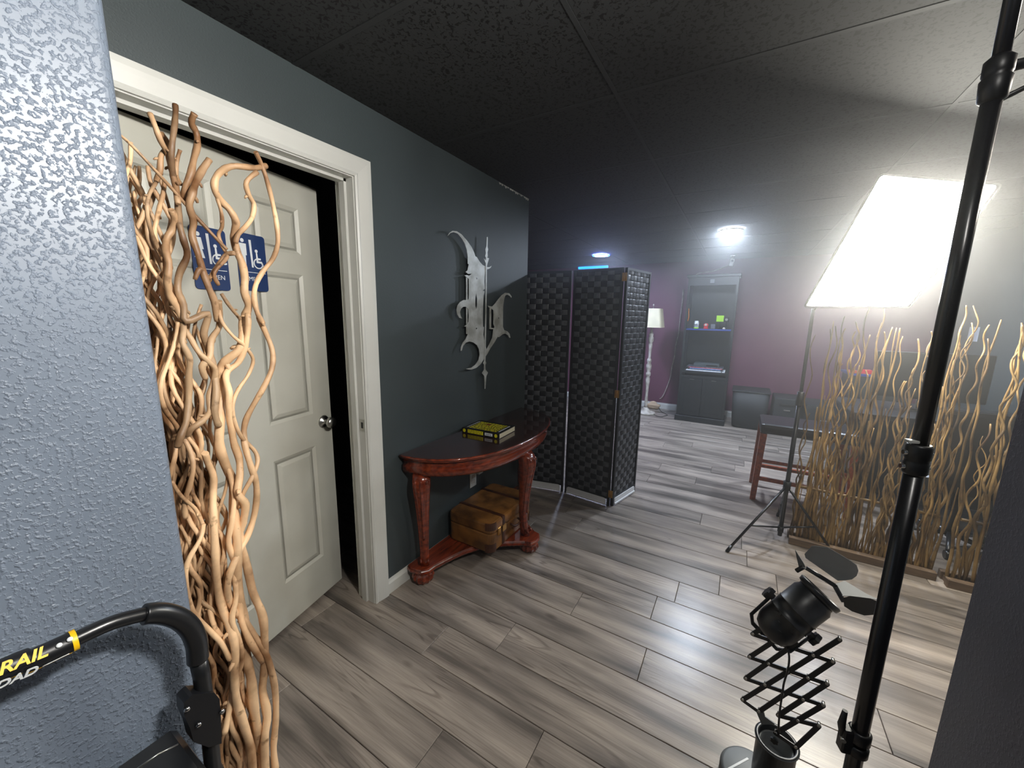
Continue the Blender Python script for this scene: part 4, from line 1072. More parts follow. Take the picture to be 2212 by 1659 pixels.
# ------------------------------------------------------------------ SPOTLIGHTS WITH SCISSOR ARM
Z6 = lambda x, y: (1500+x*.3369, 1100+y*.3369)
cr = pl(1678, 1600, 2, .245); fx, fy = cr.x, cr.y
low = thing('floor_spotlight', 'black upright spotlight can on a round grey base, at the bottom edge', 'studio light', (fx, fy, 0))
RC = .052
bz = .052
bc = Vector((fx+.03, fy+.05, 0))
MB().lathe([(.080, 0), (.085, .006), (.085, bz-.010), (.080, bz-.002), (.074, bz), (.01, bz)], at=bc, n=40).obj('base', LEAFM, low)
q = MB(); q.box((-.003, -.05, bz), (.003, .05, bz+.0008), R=Matrix.Rotation(.9, 3, 'Z'), at=(bc.x+.005, bc.y+.035, 0)); q.obj('base_stripe', SIGNW, low)
q = MB()
q.lathe([(.030, bz+.002), (.042, bz+.012), (.050, bz+.035), (RC, bz+.06), (RC, .240), (RC+.004, .241), (RC+.004, .247), (RC, .248), (RC-.004, .248), (RC-.006, .244), (RC-.006, .17), (.03, .14)], at=(fx, fy, 0), n=40); q.obj('can', BLACKM, low)
MB().lathe([(RC-.005, .243), (RC+.0055, .243), (RC+.0055, .246), (RC-.005, .246)], at=(fx, fy, 0), n=40, caps=False).obj('rim', LEAFM, low)
MB().lathe([(.001, .172), (RC-.010, .180), (RC-.008, .230), (RC-.012, .228), (RC-.016, .184), (.001, .176)], at=(fx, fy, 0), n=32).obj('reflector', LEAFM, low)
# scissor arm, standing in a plane square to the sight line
t0 = (Vector((fx, fy, 0))-Vector((0, 0, 0))).length
nrm = Vector((fx, fy, 0)).normalized()
PP = Vector((fx, fy, 0))-nrm*.045
def sp_(zx, zy, off=0.0):
    d = ray(*Z6(zx, zy)); t = ((PP-EYE).dot(nrm)-off)/d.dot(nrm); return EYE+d*t
sc = thing('scissor_arm', 'black folding scissor arm of crossed bars holding up the spotlight', 'bracket', tuple(sp_(520, 1440)))
bars = [((373, 803), (887, 980), 0), ((353, 950), (850, 1122), 0), ((328, 1088), (825, 1260), 0), ((308, 1225), (412, 1300), 0), ((537, 1325), (797, 1392), 0),
        ((930, 838), (308, 1225), 1), ((887, 980), (425, 1292), 1), ((850, 1122), (537, 1325), 1), ((825, 1260), (520, 1440), 1), ((797, 1392), (650, 1530), 1),
        ((650, 860), (328, 1088), 1), ((560, 815), (353, 950), 1), ((460, 745), (373, 803), 1), ((520, 1440), (650, 1530), 0), ((600, 890), (930, 1000), 2)]
for a, b, lay in bars[:-1]:
    off = .005*lay
    A = sp_(*a, off); B = sp_(*b, off); d = (B-A).normalized(); sd = d.cross(nrm).normalized(); hw_ = .0058
    q = MB(); pts = []
    for k in range(7): an = PI/2+PI*k/6; pts.append(A+d*(hw_*math.cos(an))+sd*(hw_*math.sin(an)))
    for k in range(7): an = -PI/2+PI*k/6; pts.append(B+d*(hw_*math.cos(an))+sd*(hw_*math.sin(an)))
    q.prism(pts, nrm*.003); q.obj('bar', BLACKM, sc)
riv = [(373, 803), (353, 950), (328, 1088), (308, 1225), (412, 1300), (930, 838), (887, 980), (850, 1122), (825, 1260), (797, 1392), (650, 1530), (475, 995), (452, 1130), (597, 1040), (565, 1188), (537, 1325), (520, 1440), (762, 940), (728, 1085), (697, 1225), (663, 1360)]
for p in riv:
    c = sp_(*p, .009); MB().cyl(c, c+nrm*.014, .0038, n=10).obj('rivet', STEEL, sc)
P_ = [sp_(412, 1300, -.003), sp_(425, 1292, -.003)]
q = MB(); q.prism([sp_(395, 1295, .001), sp_(440, 1285, .001), sp_(452, 1330, .001), sp_(520, 1380, .001), sp_(430, 1380, .001)], nrm*.004); q.obj('mount_tab', LEAFM, sc)
knob(sp_(515, 1470, .01), -nrm, .010, 'mount_knob', sc)
cb = MB().tube(catmull([sp_(*p, .012) for p in [(600, 890), (608, 960), (597, 1040), (575, 1110), (563, 1188), (552, 1260), (545, 1320), (540, 1400), (545, 1430)]], 4), .0026, n=8).obj('power_cable', BLACKR); tag(cb, 'thin black cable running down through the scissor arm', 'cable')
# lamp can on top
up_ = thing('spotlight', 'black barn-door spotlight can tilted upward on top of the scissor arm', 'studio light', tuple(sp_(600, 890)))
A = sp_(525, 752, -.0); B = sp_(790, 548, -.055)
ax = (B-A); Lc = ax.length; ax.normalize()
RC2 = .051
MB().lathe([(.002, -.040), (.022, -.037), (.040, -.026), (RC2*.96, -.006), (RC2, .006), (RC2, Lc*.28), (RC2+.002, Lc*.285), (RC2+.002, Lc*.30), (RC2, Lc*.305), (RC2, Lc*.50), (RC2+.002, Lc*.505), (RC2+.002, Lc*.52), (RC2, Lc*.525), (RC2, Lc*.86), (RC2-.006, Lc*.93), (RC2-.006, Lc), (RC2-.010, Lc), (RC2-.012, Lc*.6)], at=A, axis=ax, n=40).obj('can', BLACKM, up_)
MB().lathe([(RC2-.006, Lc*.97), (RC2+.001, Lc*.99), (RC2+.003, Lc*1.07), (RC2-.002, Lc*1.09), (RC2-.004, Lc*1.0)], at=A, axis=ax, n=36, caps=False).obj('front_ring', BLACKM, up_)
MB().lathe([(.001, Lc*.75), (RC2-.014, Lc*.97), (RC2-.016, Lc*.96), (.001, Lc*.72)], at=A, axis=ax, n=30).obj('reflector', CHROME, up_)
u1 = ax.cross(nrm).normalized()       # in picture plane, across the can
u2 = ax.cross(u1).normalized()
for k, (t_, a_) in enumerate(((.22, 1.9), (.22, 1.2), (.12, 1.55), (.32, .9))):
    c = A+ax*(Lc*t_)+ (-nrm*math.sin(a_)+u1*math.cos(a_)*(1 if k != 3 else 1))*(RC2-.001)
    dd = (-nrm*math.sin(a_)+u1*math.cos(a_)); q = MB(); q.lathe([(.010, -.001), (.010, .0015), (.004, .0015)], at=c, axis=dd, n=14); q.obj('vent_slot', BLACKI, up_)
for s in (-1, 1):
    c = A+ax*(Lc*.36)+u1*(s*(RC2+.004)); knob(c, u1*s, .018, 'yoke_knob', up_)
# yoke
yp = [A+ax*(Lc*.36)+u1*(RC2+.010), A-ax*.02+u1*(RC2+.010)+Vector((0, 0, -.01)), A-ax*.045+u1*.04-nrm*-.03+Vector((0, 0, -.02)), A-ax*.045-u1*.04+nrm*.03+Vector((0, 0, -.02)), A-ax*.02-u1*(RC2+.010), A+ax*(Lc*.36)-u1*(RC2+.010)]
MB().tube(yp, .006, n=8, sq=.4).obj('yoke', BLACKM, up_)
# barn doors
F0 = A+ax*(Lc*1.06)
def leaf(poly, m, th=.0012):
    pts = [Vector(p) for p in poly]; n_ = (pts[1]-pts[0]).cross(pts[2]-pts[0]).normalized(); return MB().prism(pts, n_*th).obj('barn_door', m, up_)
def sq_(zx, zy, off): return sp_(zx, zy, off)
# top leaf, seen broadside
def plane_leaf(pix, o, e1, e2):
    n_ = Vector(e1).cross(Vector(e2)).normalized(); out = []
    for p in pix:
        d = ray(*Z6(*p)); out.append(EYE+d*((Vector(o)-EYE).dot(n_)/d.dot(n_)))
    return out
h1 = sp_(715, 320, -.055); h2 = sp_(915, 450, -.085); tip = sp_(1045, 390, -.035)
lf = leaf(plane_leaf([(712, 312), (706, 288), (752, 238), (775, 236), (860, 248), (1000, 330), (1040, 360), (1052, 395), (1040, 428), (1010, 450), (970, 456), (920, 458), (900, 445)], h1, h2-h1, tip-h1), mat('lit_leaf', (150, 154, 155), rough=.5))  # same sheet metal, lightened in colour as if lit
h3 = sp_(905, 490, -.09); h4 = sp_(960, 560, -.05); tp2 = sp_(1190, 582, -.08)
leaf(plane_leaf([(900, 480), (965, 458), (1100, 540), (1185, 580), (1100, 570), (1000, 556), (950, 556)], h3, h4-h3, tp2-h3), mat('shaded_leaf', (62, 65, 66), rough=.6))  # same sheet metal, shade put into the colour where light is strong
h5 = sp_(955, 570, -.03); h6 = sp_(965, 640, -.02); tp3 = sp_(1190, 610, .0)
leaf(plane_leaf([(955, 568), (1000, 556), (1130, 572), (1195, 600), (1205, 640), (1180, 675), (1090, 682), (1010, 655), (960, 622)], h5, h6-h5, tp3-h5), BLACKM)
h7 = sp_(690, 372, -.05)
leaf(plane_leaf([(645, 258), (700, 345), (712, 370), (670, 372), (655, 310)], h7, sp_(645, 258, -.10)-h7, sp_(712, 345, -.05)-h7), LEAFM)
for a_, b_ in (((715, 375), (900, 490)), ((900, 490), (955, 590)), ((655, 395), (700, 370))):
    MB().tube([sp_(*a_, -.055), sp_(*b_, -.055)], .006, n=8).obj('hinge_bar', BLACKM, up_)

# ------------------------------------------------------------------ LADDER WITH SAFETY RAIL
LYp = .905
ld = thing('step_ladder', 'black step ladder with tubular safety rail against the textured wall', 'ladder', (.0, LYp, 0))
LP = lambda x, y: (x/3.456, 1250+y/3.456)
def lp(zx, zy, yy=LYp): return pl(*LP(zx, zy), 1, yy)
def rpx(zx, zy, w): # radius in metres for a px width (zoomed px) 
    a = lp(zx, zy); b = lp(zx, zy+w); return (a-b).length/2
p0 = lp(0, 700); 
left = Vector((-.42, LYp, p0.z+.02))
rail = catmull([left, Vector((-.2, LYp, p0.z+.012)), lp(0, 690), lp(300, 580), lp(600, 435), lp(850, 325), lp(1090, 262)], 5)
MB().tube(rail, .0125, n=20).obj('hand_rail', BLACKR, ld)
g = [Vector((-.22, LYp, lp(0, 690).z+.006)), lp(0, 688), lp(200, 622), lp(400, 533), lp(575, 450)]
gs = catmull(g, 6)
grip = MB().tube(gs, .0165, n=24).obj('grip_sleeve', BLACKP, ld)
# label ring
e = gs[-1]; dgr = (gs[-1]-gs[-2]).normalized()
lab(MB().cyl(e-dgr*.007, e-dgr*.0005, .0172, n=24, caps=False).obj('yellow_band', YELLOWL, grip), 'yellow end band')
# lettering wrapped on the sleeve, facing the camera
dirv = (gs[-2]-gs[6]).normalized(); fn = Vector((-.1, -1, 0)); fn = (fn-dirv*fn.dot(dirv)).normalized(); upv = dirv.cross(fn); 
if upv.z < 0: upv = -upv
xdir = dirv
def label_at(px, py, up_off, name, body, size, m, parent, shear=.25):
    c = lp(px, py)
    n_ = (fn*math.sqrt(max(0, 1-up_off**2))+upv*up_off).normalized(); uu = (upv*math.sqrt(max(0, 1-up_off**2))-fn*up_off)
    mw = Matrix(((xdir.x, uu.x, n_.x, 0), (xdir.y, uu.y, n_.y, 0), (xdir.z, uu.z, n_.z, 0), (0, 0, 0, 1)))
    pos = c+n_*.0172; mw.translation = pos
    return text(name, body, size, mw, m, parent, 'RIGHT', shear, .0006)
label_at(335, 545, .50, 'lettering', 'RAIL', .0235, YELLOWL, grip)
label_at(258, 620, -.25, 'lettering', 'SEGURIDAD', .0185, SIGNW, grip)
for (nm_, mm_, uo, a0_, a1_) in (('orange_line', YELLOWL, -.86, .0, 1.0), ('white_line', SIGNW, -.70, .55, .97)):
    q = MB(); n_ = (fn*math.sqrt(1-uo*uo)+upv*uo).normalized(); i0 = int(6+(len(gs)-8)*a0_); i1 = int(6+(len(gs)-8)*a1_)
    q.tube([p+n_*.0162 for p in gs[i0:i1]], .0011, n=6); q.obj(nm_, mm_, grip)
q = MB()
for (zx, zy, u_) in ((425, 500, .45), (505, 462, .55)):
    c = lp(zx, zy); n_ = (fn*.85+upv*u_).normalized(); q.lathe([(.0035, .0168), (.0035, .0174), (.001, .0174)], at=c, axis=n_, n=12)
q.obj('rivet', SIGNW, grip)
# corner joint and upright
jn = catmull([lp(1070, 268), lp(1130, 258), lp(1230, 262), lp(1340, 300), lp(1420, 370), lp(1465, 470), lp(1475, 560), lp(1478, 610)], 5)
MB().tube(jn, [.0165]+[.0185]*(len(jn)-2)+[.0175], n=24).obj('corner_joint', BLACKR, ld)
MB().tube([lp(1476, 590), lp(1505, 720), lp(1530, 900), lp(1560, 1100), lp(1590, 1414), Vector((.30, LYp, .3)), Vector((.31, LYp, .01))], .0150, n=20).obj('upright', BLACKR, ld)
bkp = [lp(a, b, LYp-.02) for a, b in [(1440, 865), (1600, 850), (1640, 900), (1650, 1050), (1655, 1230), (1560, 1260), (1445, 1220), (1420, 1120), (1375, 1020), (1372, 930), (1415, 885)]]
bkt = MB().prism(bkp, (0, .036, 0)).obj('bracket', BLACKP, ld)
for a, b in ((1395, 975), (1480, 1090), (1655, 990)):
    c = lp(a, b, LYp-.022); MB().lathe([(.0055, 0), (.005, .004), (.001, .005)], at=c, axis=(0, -1, 0), n=14).obj('bolt', CHROME, bkt)
# tool tray
tp = [lp(a, b, .96) for a, b in [(840, 1440), (1270, 1135), (1320, 1135), (1385, 1210), (1435, 1330), (1475, 1440), (1480, 1600), (820, 1600)]]
try_ = MB().prism(tp, (0, -.13, 0)).obj('tool_tray', BLACKR, ld)
MB().tube([lp(1010, 1430, .828), lp(1180, 1310, .828), lp(1330, 1235, .828)], .0016, n=6).obj('tray_edge', STEEL, try_)
lab(MB().tube([lp(1432, 1325, .90), lp(1448, 1370, .90), lp(1455, 1420, .90)], .0035, n=8).obj('tray_clip', RED, try_), 'red clip')
MB().tube([left, left+Vector((-.06, 0, -.08)), Vector((-.50, LYp, .3)), Vector((-.50, LYp, .01))], .015, n=16).obj('upright', BLACKR, ld)
for z in (.22, .45): MB().box((-.49, LYp-.09, z-.02), (.30, LYp+.01, z), ch=.004).obj('step', BLACKP, ld)

# ------------------------------------------------------------------ STOOL
so = thing('stool', 'black padded stool with reddish wooden legs behind the far stand', 'stool', (3.9, -.5, 0))
X0, X1, Y0, Y1, HZ = 3.72, 4.08, -.82, -.24, .58
for (x, y) in ((X0, Y0), (X0, Y1), (X1, Y0), (X1, Y1)):
    sxn = -.02 if x == X0 else .02; syn = -.02 if y == Y0 else .02
    q = MB(); a = Vector((x, y, HZ)); b = Vector((x+sxn, y+syn, 0))
    vs = []
    for c, hw_ in ((b, .020), (a, .024)):
        for dx, dy in ((-1, -1), (1, -1), (1, 1), (-1, 1)): vs.append((c.x+dx*hw_, c.y+dy*hw_, c.z))
    q.add(vs, [(0, 3, 2, 1), (4, 5, 6, 7), (0, 1, 5, 4), (1, 2, 6, 5), (2, 3, 7, 6), (3, 0, 4, 7)]); q.obj('leg', STOOLW, so)
for (a, b) in (((X0-.01, Y0, .17), (X0+.015, Y1, .20)), ((X1-.015, Y0, .17), (X1+.01, Y1, .20)), ((X0, Y0-.012, .27), (X1, Y0+.012, .30)), ((X0, Y1-.012, .27), (X1, Y1+.012, .30)), ((X0-.008, Y0, .33), (X0+.012, Y1, .355))):
    MB().box(a, b, ch=.003).obj('rail', STOOLW, so)
q = MB(); q.box((X0-.03, Y0-.03, HZ), (X1+.03, Y1+.03, HZ+.085), ch=.028); sm_ = q.obj('seat', LEATHERB, so)

# ------------------------------------------------------------------ BLACK SHELF UNIT AND WHAT STANDS IN IT
bx0, bx1, by0, by1, bh = 6.15, 6.50, .105, .735, 2.12
un = thing('shelf_unit', 'tall black open shelf unit with two cupboard doors on the back wall', 'shelf', (6.32, .42, 0))
q = MB(); q.box((bx0, by0, .075), (bx1, by0+.03, bh)); q.box((bx0, by1-.03, .075), (bx1, by1, bh)); q.box((bx1-.012, by0, .075), (bx1, by1, bh)); q.obj('carcass', BLACKW, un)
MB().box((bx0-.022, by0-.022, bh-.03), (bx1, by1+.022, bh+.01), ch=.006).obj('cornice', BLACKW, un)
MB().box((bx0-.018, by0-.018, 0), (bx1, by1+.018, .085), ch=.006).obj('plinth', BLACKW, un)
MB().box((bx0, by0+.03, bh-.14), (bx0+.02, by1-.03, bh-.03)).obj('top_rail', BLACKW, un)
lab(MB().box((bx0+.005, by0+.03, 1.355), (bx1-.012, by1-.03, 1.375)).obj('shelf', BLUES, un), 'blue shelf')
MB().box((bx0+.005, by0+.03, .735), (bx1-.012, by1-.03, .765)).obj('shelf', BLACKW, un)
MB().box((bx0+.002, by0+.03, .66), (bx0+.02, by1-.03, .695)).obj('rail', BLACKW, un)
for (a, b) in ((by0+.032, .418), (.424, by1-.032)):
    dq = MB(); dq.box((bx0-.004, a, .10), (bx0+.012, b, .655)); 
    D_ = dq.obj('cupboard_door', BLACKW, un)
    q = MB()
    for (p, r_) in (((a, .10), (a+.045, .655)), ((b-.045, .10), (b, .655)), ((a+.045, .10), (b-.045, .15)), ((a+.045, .605), (b-.045, .655))):
        q.box((bx0-.012, p[0], p[1]), (bx0-.004, r_[0], r_[1]))
    q.obj('door_frame', BLACKW, D_)
    MB().box((bx0-.018, (a+b)/2-.03, .636), (bx0-.012, (a+b)/2+.03, .642)).obj('pull', STEEL, D_)
l1 = MB().box((bx0-.006, .40, bh-.11), (bx0-.001, .455, bh-.06), ch=.001).obj('tag_plate', mat('grey_tag', (120, 122, 130)), un)
SZ = 1.3755
def on(px, z): # y on the plane x = bx0+.06 under pixel column
    return pl(px, 712, 0, bx0+.06).y
q = MB(); yj = on(1503, 0)
jar = thing('jar', 'white jar with black lettering and green band on the blue shelf', 'jar', (bx0+.07, yj, SZ))
MB().lathe([(.030, 0), (.033, .004), (.033, .018), (.032, .018)], at=(bx0+.07, yj, SZ), n=20).obj('band', GREEN, jar)
MB().lathe([(.032, .018), (.032, .085), (.027, .095), (.027, .110), (.001, .112)], at=(bx0+.07, yj, SZ), n=20).obj('jar_body', SIGNW, jar)
q = MB()
for k in range(4): q.tube([(bx0+.036, yj+.022-.011*k, SZ+(.072 if k % 2 == 0 else .040)), (bx0+.036, yj+.011-.011*k, SZ+(.040 if k % 2 == 0 else .072))], .0028, n=6)
q.obj('lettering', BLACKI, jar)
yr = on(1524, 0)
rd = thing('toy', 'small red figure with round white face on the blue shelf', 'ornament', (bx0+.07, yr, SZ))
MB().lathe([(.030, 0), (.032, .006), (.024, .03), (.030, .045), (.031, .06), (.020, .075), (.001, .078)], at=(bx0+.07, yr, SZ), n=18).obj('figure_body', RED, rd)
MB().lathe([(.018, 0), (.016, .004), (.001, .005)], at=(bx0+.041, yr, SZ+.056), axis=(-1, 0, 0), n=16).obj('face', OFFWH, rd)
yg = on(1539, 0); tag(MB().box((bx0+.08, yg-.03, SZ), (bx0+.14, yg+.03, SZ+.07), ch=.004).obj('box', mat('grey_box', (88, 90, 98))), 'small grey box beside the red figure on the blue shelf', 'box')
yn = on(1553, 0)
nt_ = thing('sign_holder', 'lime green square card on a small black stand, blue shelf', 'sign', (bx0+.08, yn, SZ))
MB().lathe([(.022, 0), (.022, .006), (.005, .010), (.005, .11), (.001, .111)], at=(bx0+.09, yn, SZ), n=16).obj('stem', BLACKP, nt_)
MB().box((bx0+.075, yn-.046, SZ+.105), (bx0+.081, yn+.046, SZ+.190), ch=.001).obj('card', GREEN, nt_)
yc = on(1567, 0)
cmr = thing('small_camera', 'tiny black and silver camera at the right end of blue shelf', 'camera', (bx0+.07, yc, SZ))
MB().box((bx0+.05, yc-.03, SZ+.10), (bx0+.09, yc+.035, SZ+.17), ch=.004).obj('camera_body', BLACKP, cmr)
MB().cyl((bx0+.05, yc, SZ+.135), (bx0+.03, yc, SZ+.135), .017).obj('lens_barrel', STEEL, cmr)
MB().cyl((bx0+.07, yc, SZ), (bx0+.07, yc, SZ+.10), .006).obj('mini_post', BLACKP, cmr)
MB().lathe([(.018, 0), (.018, .02), (.001, .028)], at=(bx0+.05, yc+.02, SZ), n=14).obj('dial', OFFWH, cmr)
# lower shelf: magazines, trays
SZ2 = .7655
rnd = random.Random(8)
cols_ = [((232, 235, 240), 'white'), ((40, 40, 46), 'black'), ((60, 120, 210), 'blue'), ((200, 60, 50), 'red'), ((70, 160, 150), 'teal')]
z = SZ2
specs = [(.015, (226, 232, 240), .20, .66, 'bottom white magazine in the pile on the black shelf'), (.013, (44, 46, 52), .17, .62, 'black magazine just above the white one in the shelf pile'), (.013, (84, 132, 190), .21, .61, 'blue magazine in the middle of the shelf pile'), (.012, (170, 60, 62), .19, .63, 'red magazine second from the top of the shelf pile'), (.012, (60, 62, 74), .18, .65, 'dark grey magazine under the silver box on the shelf pile')]
for h, c, a, b, lb in specs:
    m_ = mat('magazine_cover', c, rough=.35, rgb2=tuple(min(255, int(v*.7+60)) for v in c), vscale=40, contrast=(.45, .55))
    t = thing('magazine', lb, 'magazine', (bx0+.15, (a+b)/2, z), group='magazines piled in the black shelf unit')
    q = MB(); q.box((bx0+.03, a, z), (bx0+.27, b, z+.0015)); q.box((bx0+.03, a, z+h-.0016), (bx0+.27, b, z+h-.0001)); q.box((bx0+.028, a, z), (bx0+.031, b, z+h-.0001)); q.obj('cover', m_, t)
    MB().box((bx0+.032, a+.002, z+.0016), (bx0+.268, b-.002, z+h-.0017)).obj('pages', PAPER, t)
    z += h
pb = thing('media_player', 'flat grey electronic box on top of the magazine pile', 'box', (bx0+.15, .42, z))
MB().box((bx0+.05, .235, z), (bx0+.28, .565, z+.045), ch=.004).obj('casing', mat('grey_metal_box', (92, 100, 102), rough=.4, metal=.4), pb)
MB().box((bx0+.047, .25, z+.010), (bx0+.05, .40, z+.030)).obj('front_panel', BLACKI, pb)
tag(MB().prism([Vector((bx0+.03, .155, SZ2)), Vector((bx0+.03, .19, SZ2)), Vector((bx0+.03, .185, SZ2+.03)), Vector((bx0+.03, .15, SZ2+.035))], (.10, 0, 0)).obj('envelope', SIGNW), 'small white packet right of the magazine pile', 'packet')
# orange cord hanging in the unit, white cord to lamp outlet
lab(MB().tube(catmull([(bx0+.03, by1-.036, 1.66), (bx0+.025, by1-.040, 1.60), (bx0+.03, by1-.045, 1.54), (bx0+.03, by1-.036, 1.48)], 4), .005, n=8).obj('cord', mat('orange_cord', (224, 130, 30)), un), 'short orange cord')
wc = [(1476, 625), (1474, 650), (1469, 690), (1466, 720), (1460, 745), (1457, 770), (1451, 795), (1448, 815), (1441, 835), (1432, 855), (1425, 862)]
tag(MB().tube(catmull([pl(a, b, 0, 6.785) for a, b in wc], 4), .0065, n=8).obj('white_cord', OFFWH), 'white cord hanging down the maroon wall beside the shelf unit', 'cord')
# lump of cloth on the skirting
lc = pl(1413, 866, 0, 6.76)
q = MB(); random.seed(2)
bm = bmesh.new(); bmesh.ops.create_icosphere(bm, subdivisions=3, radius=1)
for v in bm.verts:
    k = 1+.25*math.sin(3*v.co.x+1.3)*math.cos(4*v.co.y)+.12*math.sin(7*v.co.z)
    v.co = Vector((v.co.x*.045*k, v.co.y*.13*k, v.co.z*.06*k))
q.add([v.co+Vector((6.70, lc.y, .055)) for v in bm.verts], [[v.index for v in f.verts] for f in bm.faces], True); bm.free()
tag(q.obj('cloth_bundle', mat('beige_cloth', (206, 180, 150), rough=.9, bump=.3)), 'crumpled beige cloth at the foot of the maroon wall', 'cloth')

# standing lamp behind the screen
lx, ly = 6.30, 1.215
fl_ = thing('floor_lamp', 'turned white floor lamp with cream shade behind the folding screen', 'lamp', (lx, ly, 0))
MB().lathe([(.15, 0), (.155, .012), (.14, .030), (.07, .045), (.05, .07), (.03, .10)], at=(lx, ly, 0), n=28).obj('base', OFFWH, fl_)
prof = [(.03, .10), (.022, .14), (.026, .20), (.019, .30), (.022, .42), (.030, .50), (.034, .56), (.020, .60), (.036, .62), (.036, .66), (.024, .68), (.036, .72), (.042, .78), (.024, .82), (.034, .84), (.034, .87), (.018, .90), (.022, 1.02), (.030, 1.10), (.024, 1.14), (.040, 1.16), (.042, 1.21), (.026, 1.24), (.034, 1.26), (.020, 1.30), (.012, 1.36), (.010, 1.45)]
MB().lathe(prof, at=(lx, ly, 0), n=20).obj('pole', OFFWH, fl_)
q = MB(); vs = []; fs = []
for z, h_ in ((1.375, .165), (1.66, .125)):
    for cx, cy, a0 in ((h_-.03, h_-.03, 0), (-h_+.03, h_-.03, 90), (-h_+.03, -h_+.03, 180), (h_-.03, -h_+.03, 270)):
        for k in range(4): a = math.radians(a0+30*k); vs.append((lx+cx+.03*math.cos(a), ly+cy+.03*math.sin(a), z))
for k in range(16): j = (k+1) % 16; fs.append((k, j, 16+j, 16+k))
q.add(vs, fs, False); q.obj('lamp_shade', CREAM, fl_)
MB().cyl((lx, ly, 1.44), (lx, ly, 1.70), .006).obj('harp', STEEL, fl_)
MB().lathe([(.004, 1.70), (.012, 1.715), (.001, 1.735)], at=(lx, ly, 0), n=12).obj('finial', OFFWH, fl_)
tag(MB().tube(catmull([(lx-.05, ly-.14, .006), (lx-.12, ly-.25, .006), (lx+.05, ly-.33, .006), (6.55, ly-.2, .006), (6.74, ly-.12, .05)], 5), .004, n=6).obj('lamp_cord', BLACKR), 'thin dark cord on the floor from the white floor lamp', 'cord')
# security camera on the ceiling
scx, scy = 6.35, .225
sc_ = thing('security_camera', 'small white security camera under the ceiling above the shelf unit', 'camera', (scx, scy, CEIL))
MB().cyl((scx, scy, CEIL-.012), (scx, scy, CEIL-.002), .035).obj('mount', WHITE, sc_)
MB().cyl((scx, scy, CEIL-.05), (scx, scy, CEIL-.01), .010).obj('neck', WHITE, sc_)
MB().box((-.035, -.028, -.05), (.035, .028, .05), R=Matrix.Rotation(.15, 3, 'X'), at=(scx, scy, CEIL-.10), ch=.015).obj('camera_body', WHITE, sc_)
MB().lathe([(.016, 0), (.014, .006), (.001, .007)], at=(scx-.035, scy-.004, CEIL-.085), axis=(-1, 0, 0), n=16).obj('camera_lens', BLACKI, sc_)
tag(MB().tube(catmull([(scx+.03, scy+.03, CEIL-.13), (6.5, .45, CEIL-.19), (6.6, .70, bh+.05), (6.62, .72, bh-.2)], 5), .004, n=6).obj('camera_cord', OFFWH), 'thin pale cord from the security camera to the shelf unit', 'cord')

# black containers along the back wall
def tub(label, x0, x1, y0, y1, h, taper=.03, lid=True, name='storage_bin'):
    t = thing(name, label, 'bin', ((x0+x1)/2, (y0+y1)/2, 0))
    vs = []; rings = []
    for z, i in ((0, taper+.03), (.02, taper), (h*.5, taper*.45), (h, 0)):
        ring = []; r = .07
        for cx, cy, a0 in ((x1-i-r, y1-i-r, 0), (x0+i+r, y1-i-r, 90), (x0+i+r, y0+i+r, 180), (x1-i-r, y0+i+r, 270)):
            for k in range(5): a = math.radians(a0+22.5*k); ring.append((cx+r*math.cos(a), cy+r*math.sin(a), z))
        rings.append(ring)
    k = 20; vs = [p for r_ in rings for p in r_]; fs = [(a*k+i, a*k+(i+1) % k, a*k+k+(i+1) % k, a*k+k+i) for a in range(3) for i in range(k)]
    fs.append(tuple(range(k))); fs.append(tuple(range(3*k, 4*k))); MB().add(vs, fs, True).obj('bin_body', TUBM, t)
    MB().box((x0-.008, y0-.008, h), (x1+.008, y1+.008, h+.022), ch=.008).obj('lid', TUBM, t)
    return t
tub('black rounded storage bin just right of the shelf unit', 6.14, 6.60, -.42, .03, .52)
cb_ = thing('storage_case', 'black upright case with silver latch beside the rounded bin', 'case', (6.3, -.60, 0))
MB().box((6.08, -.76, .0), (6.52, -.46, .50), ch=.012).obj('case_body', TUBM, cb_)
MB().box((6.072, -.70, .40), (6.082, -.52, .425), ch=.002).obj('handle_slot', BLACKI, cb_)
MB().box((6.070, -.645, .335), (6.080, -.575, .350), ch=.001).obj('latch', STEEL, cb_)
cc_ = thing('storage_case', 'lower black case with two pull handles, right of the upright case', 'case', (6.3, -.98, 0))
MB().box((6.02, -1.18, 0), (6.52, -.80, .47), ch=.012).obj('case_body', TUBM, cc_)
for z in (.27, .18): MB().box((6.010, -1.05, z), (6.022, -.96, z+.012), ch=.001).obj('pull', STEEL, cc_)
# second blue-topped cabinet with small things
cab = thing('low_cabinet', 'low black cabinet with blue top behind the far light stand', 'cabinet', (6.35, -1.4, 0))
MB().box((6.12, -1.75, .0), (6.6, -1.20, .86), ch=.004).obj('cabinet_body', BLACKW, cab)
lab(MB().box((6.10, -1.77, .86), (6.61, -1.18, .885), ch=.003).obj('cabinet_top', BLUES, cab), 'blue top')
rb = MB().box((6.16, -1.40, .8855), (6.26, -1.28, .935), ch=.006).obj('red_box', RED); tag(rb, 'small red box on the blue-topped low cabinet', 'box')
ob = MB().box((6.16, -1.26, .8855), (6.26, -1.19, .92), ch=.004).obj('orange_box', mat('orange_card', (196, 96, 60))); tag(ob, 'small orange box left of the red box on the cabinet', 'box')
ml = thing('desk_lamp', 'tiny white-headed lamp on the blue-topped low cabinet', 'lamp', (6.2, -1.46, .885))
MB().lathe([(.03, 0), (.03, .01), (.006, .014), (.006, .13), (.001, .131)], at=(6.2, -1.46, .8855), n=14).obj('stem', BLACKP, ml)
MB().lathe([(.018, -.02), (.032, .0), (.030, .02), (.001, .035)], at=(6.2, -1.46, 1.03), n=16).obj('head', SIGNW, ml)

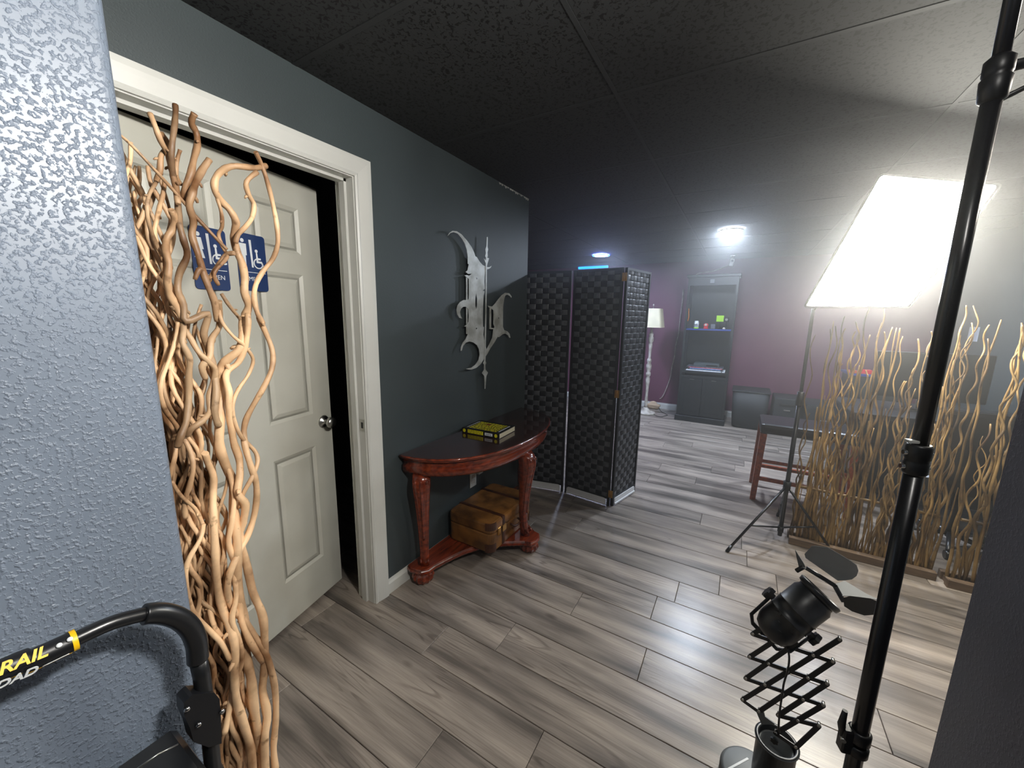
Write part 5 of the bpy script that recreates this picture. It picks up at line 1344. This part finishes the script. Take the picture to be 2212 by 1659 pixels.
# black desk and chair mass behind the willow screens
dk = thing('desk', 'long black desk behind the curly willow screens', 'desk', (4.6, -1.5, 0))
MB().box((4.15, -2.05, .72), (4.95, -.86, .76), ch=.004).obj('desk_top', BLACKW, dk)
MB().box((4.20, -.92, 0), (4.90, -.89, .72)).obj('side_panel', BLACKW, dk)
MB().box((4.20, -2.05, 0), (4.90, -2.02, .72)).obj('side_panel', BLACKW, dk)
MB().box((4.17, -2.02, .10), (4.20, -.92, .72)).obj('modesty_panel', BLACKW, dk)
mn = thing('monitor', 'wide black monitor standing on the desk behind the willow', 'monitor', (4.6, -1.35, .76))
MB().box((4.55, -1.75, .86), (4.585, -1.05, 1.26), ch=.006).obj('screen_housing', BLACKP, mn)
MB().box((4.545, -1.45, .7605), (4.70, -1.30, .775), ch=.003).obj('stand_foot', BLACKP, mn)
MB().box((4.585, -1.40, .775), (4.61, -1.36, 1.0)).obj('stand_neck', BLACKP, mn)
of = thing('office_chair', 'black padded chair low behind the left willow screen', 'chair', (3.62, -1.35, 0))
MB().box((3.42, -1.62, .42), (3.85, -1.12, .52), ch=.03).obj('seat', LEATHERB, of)
MB().box((3.36, -1.60, .50), (3.44, -1.14, .98), ch=.03).obj('backrest', LEATHERB, of)
MB().cyl((3.63, -1.37, .06), (3.63, -1.37, .42), .025).obj('column', BLACKM, of)
for k in range(5):
    a = 2*PI*k/5+.3; f = Vector((3.63+.25*math.cos(a), -1.37+.25*math.sin(a), .055)); lg = MB().tube([(3.63, -1.37, .09), f], [.02, .013], n=8).obj('leg', BLACKM, of)
    MB().cyl(f-Vector((0, .015, .027)), f-Vector((0, -.015, .027)), .027, n=14).obj('castor', BLACKR, lg)

# switch plate on the right wall
swp = pl(2104, 722, 1, -2.1)
sw = thing('light_switch', 'pale blank switch plate on the right wall behind the willow', 'switch', (swp.x, -2.1, swp.z))
MB().box((swp.x-.10, -2.1, swp.z-.075), (swp.x+.10, -2.092, swp.z+.075), ch=.002).obj('plate', mat('switch_plate', (176, 180, 190)), sw)
MB().box((swp.x-.012, -2.092, swp.z-.02), (swp.x+.012, -2.086, swp.z+.02), ch=.002).obj('rocker', WHITE, sw)

# ------------------------------------------------------------------ scattering volume standing in for lens glare
if GLARE_DENSITY > 0:
    hz = MB().box((.80, -2.05, .004), (6.75, WY-.002, CEIL-.004)).obj('lens_glare', WHITE)
    hz.data.materials.clear()
    m = bpy.data.materials.new('lens_glare'); m.use_nodes = True; nt = m.node_tree; nt.nodes.clear()
    o = nt.nodes.new('ShaderNodeOutputMaterial'); v = nt.nodes.new('ShaderNodeVolumeScatter'); v.inputs['Density'].default_value = GLARE_DENSITY; v.inputs['Anisotropy'].default_value = .8
    nt.links.new(v.outputs[0], o.inputs['Volume']); hz.data.materials.append(m); hz['kind'] = 'stuff'; tag(hz, 'thin volume added to glow like lens glare around the lamps', 'lens_glare')
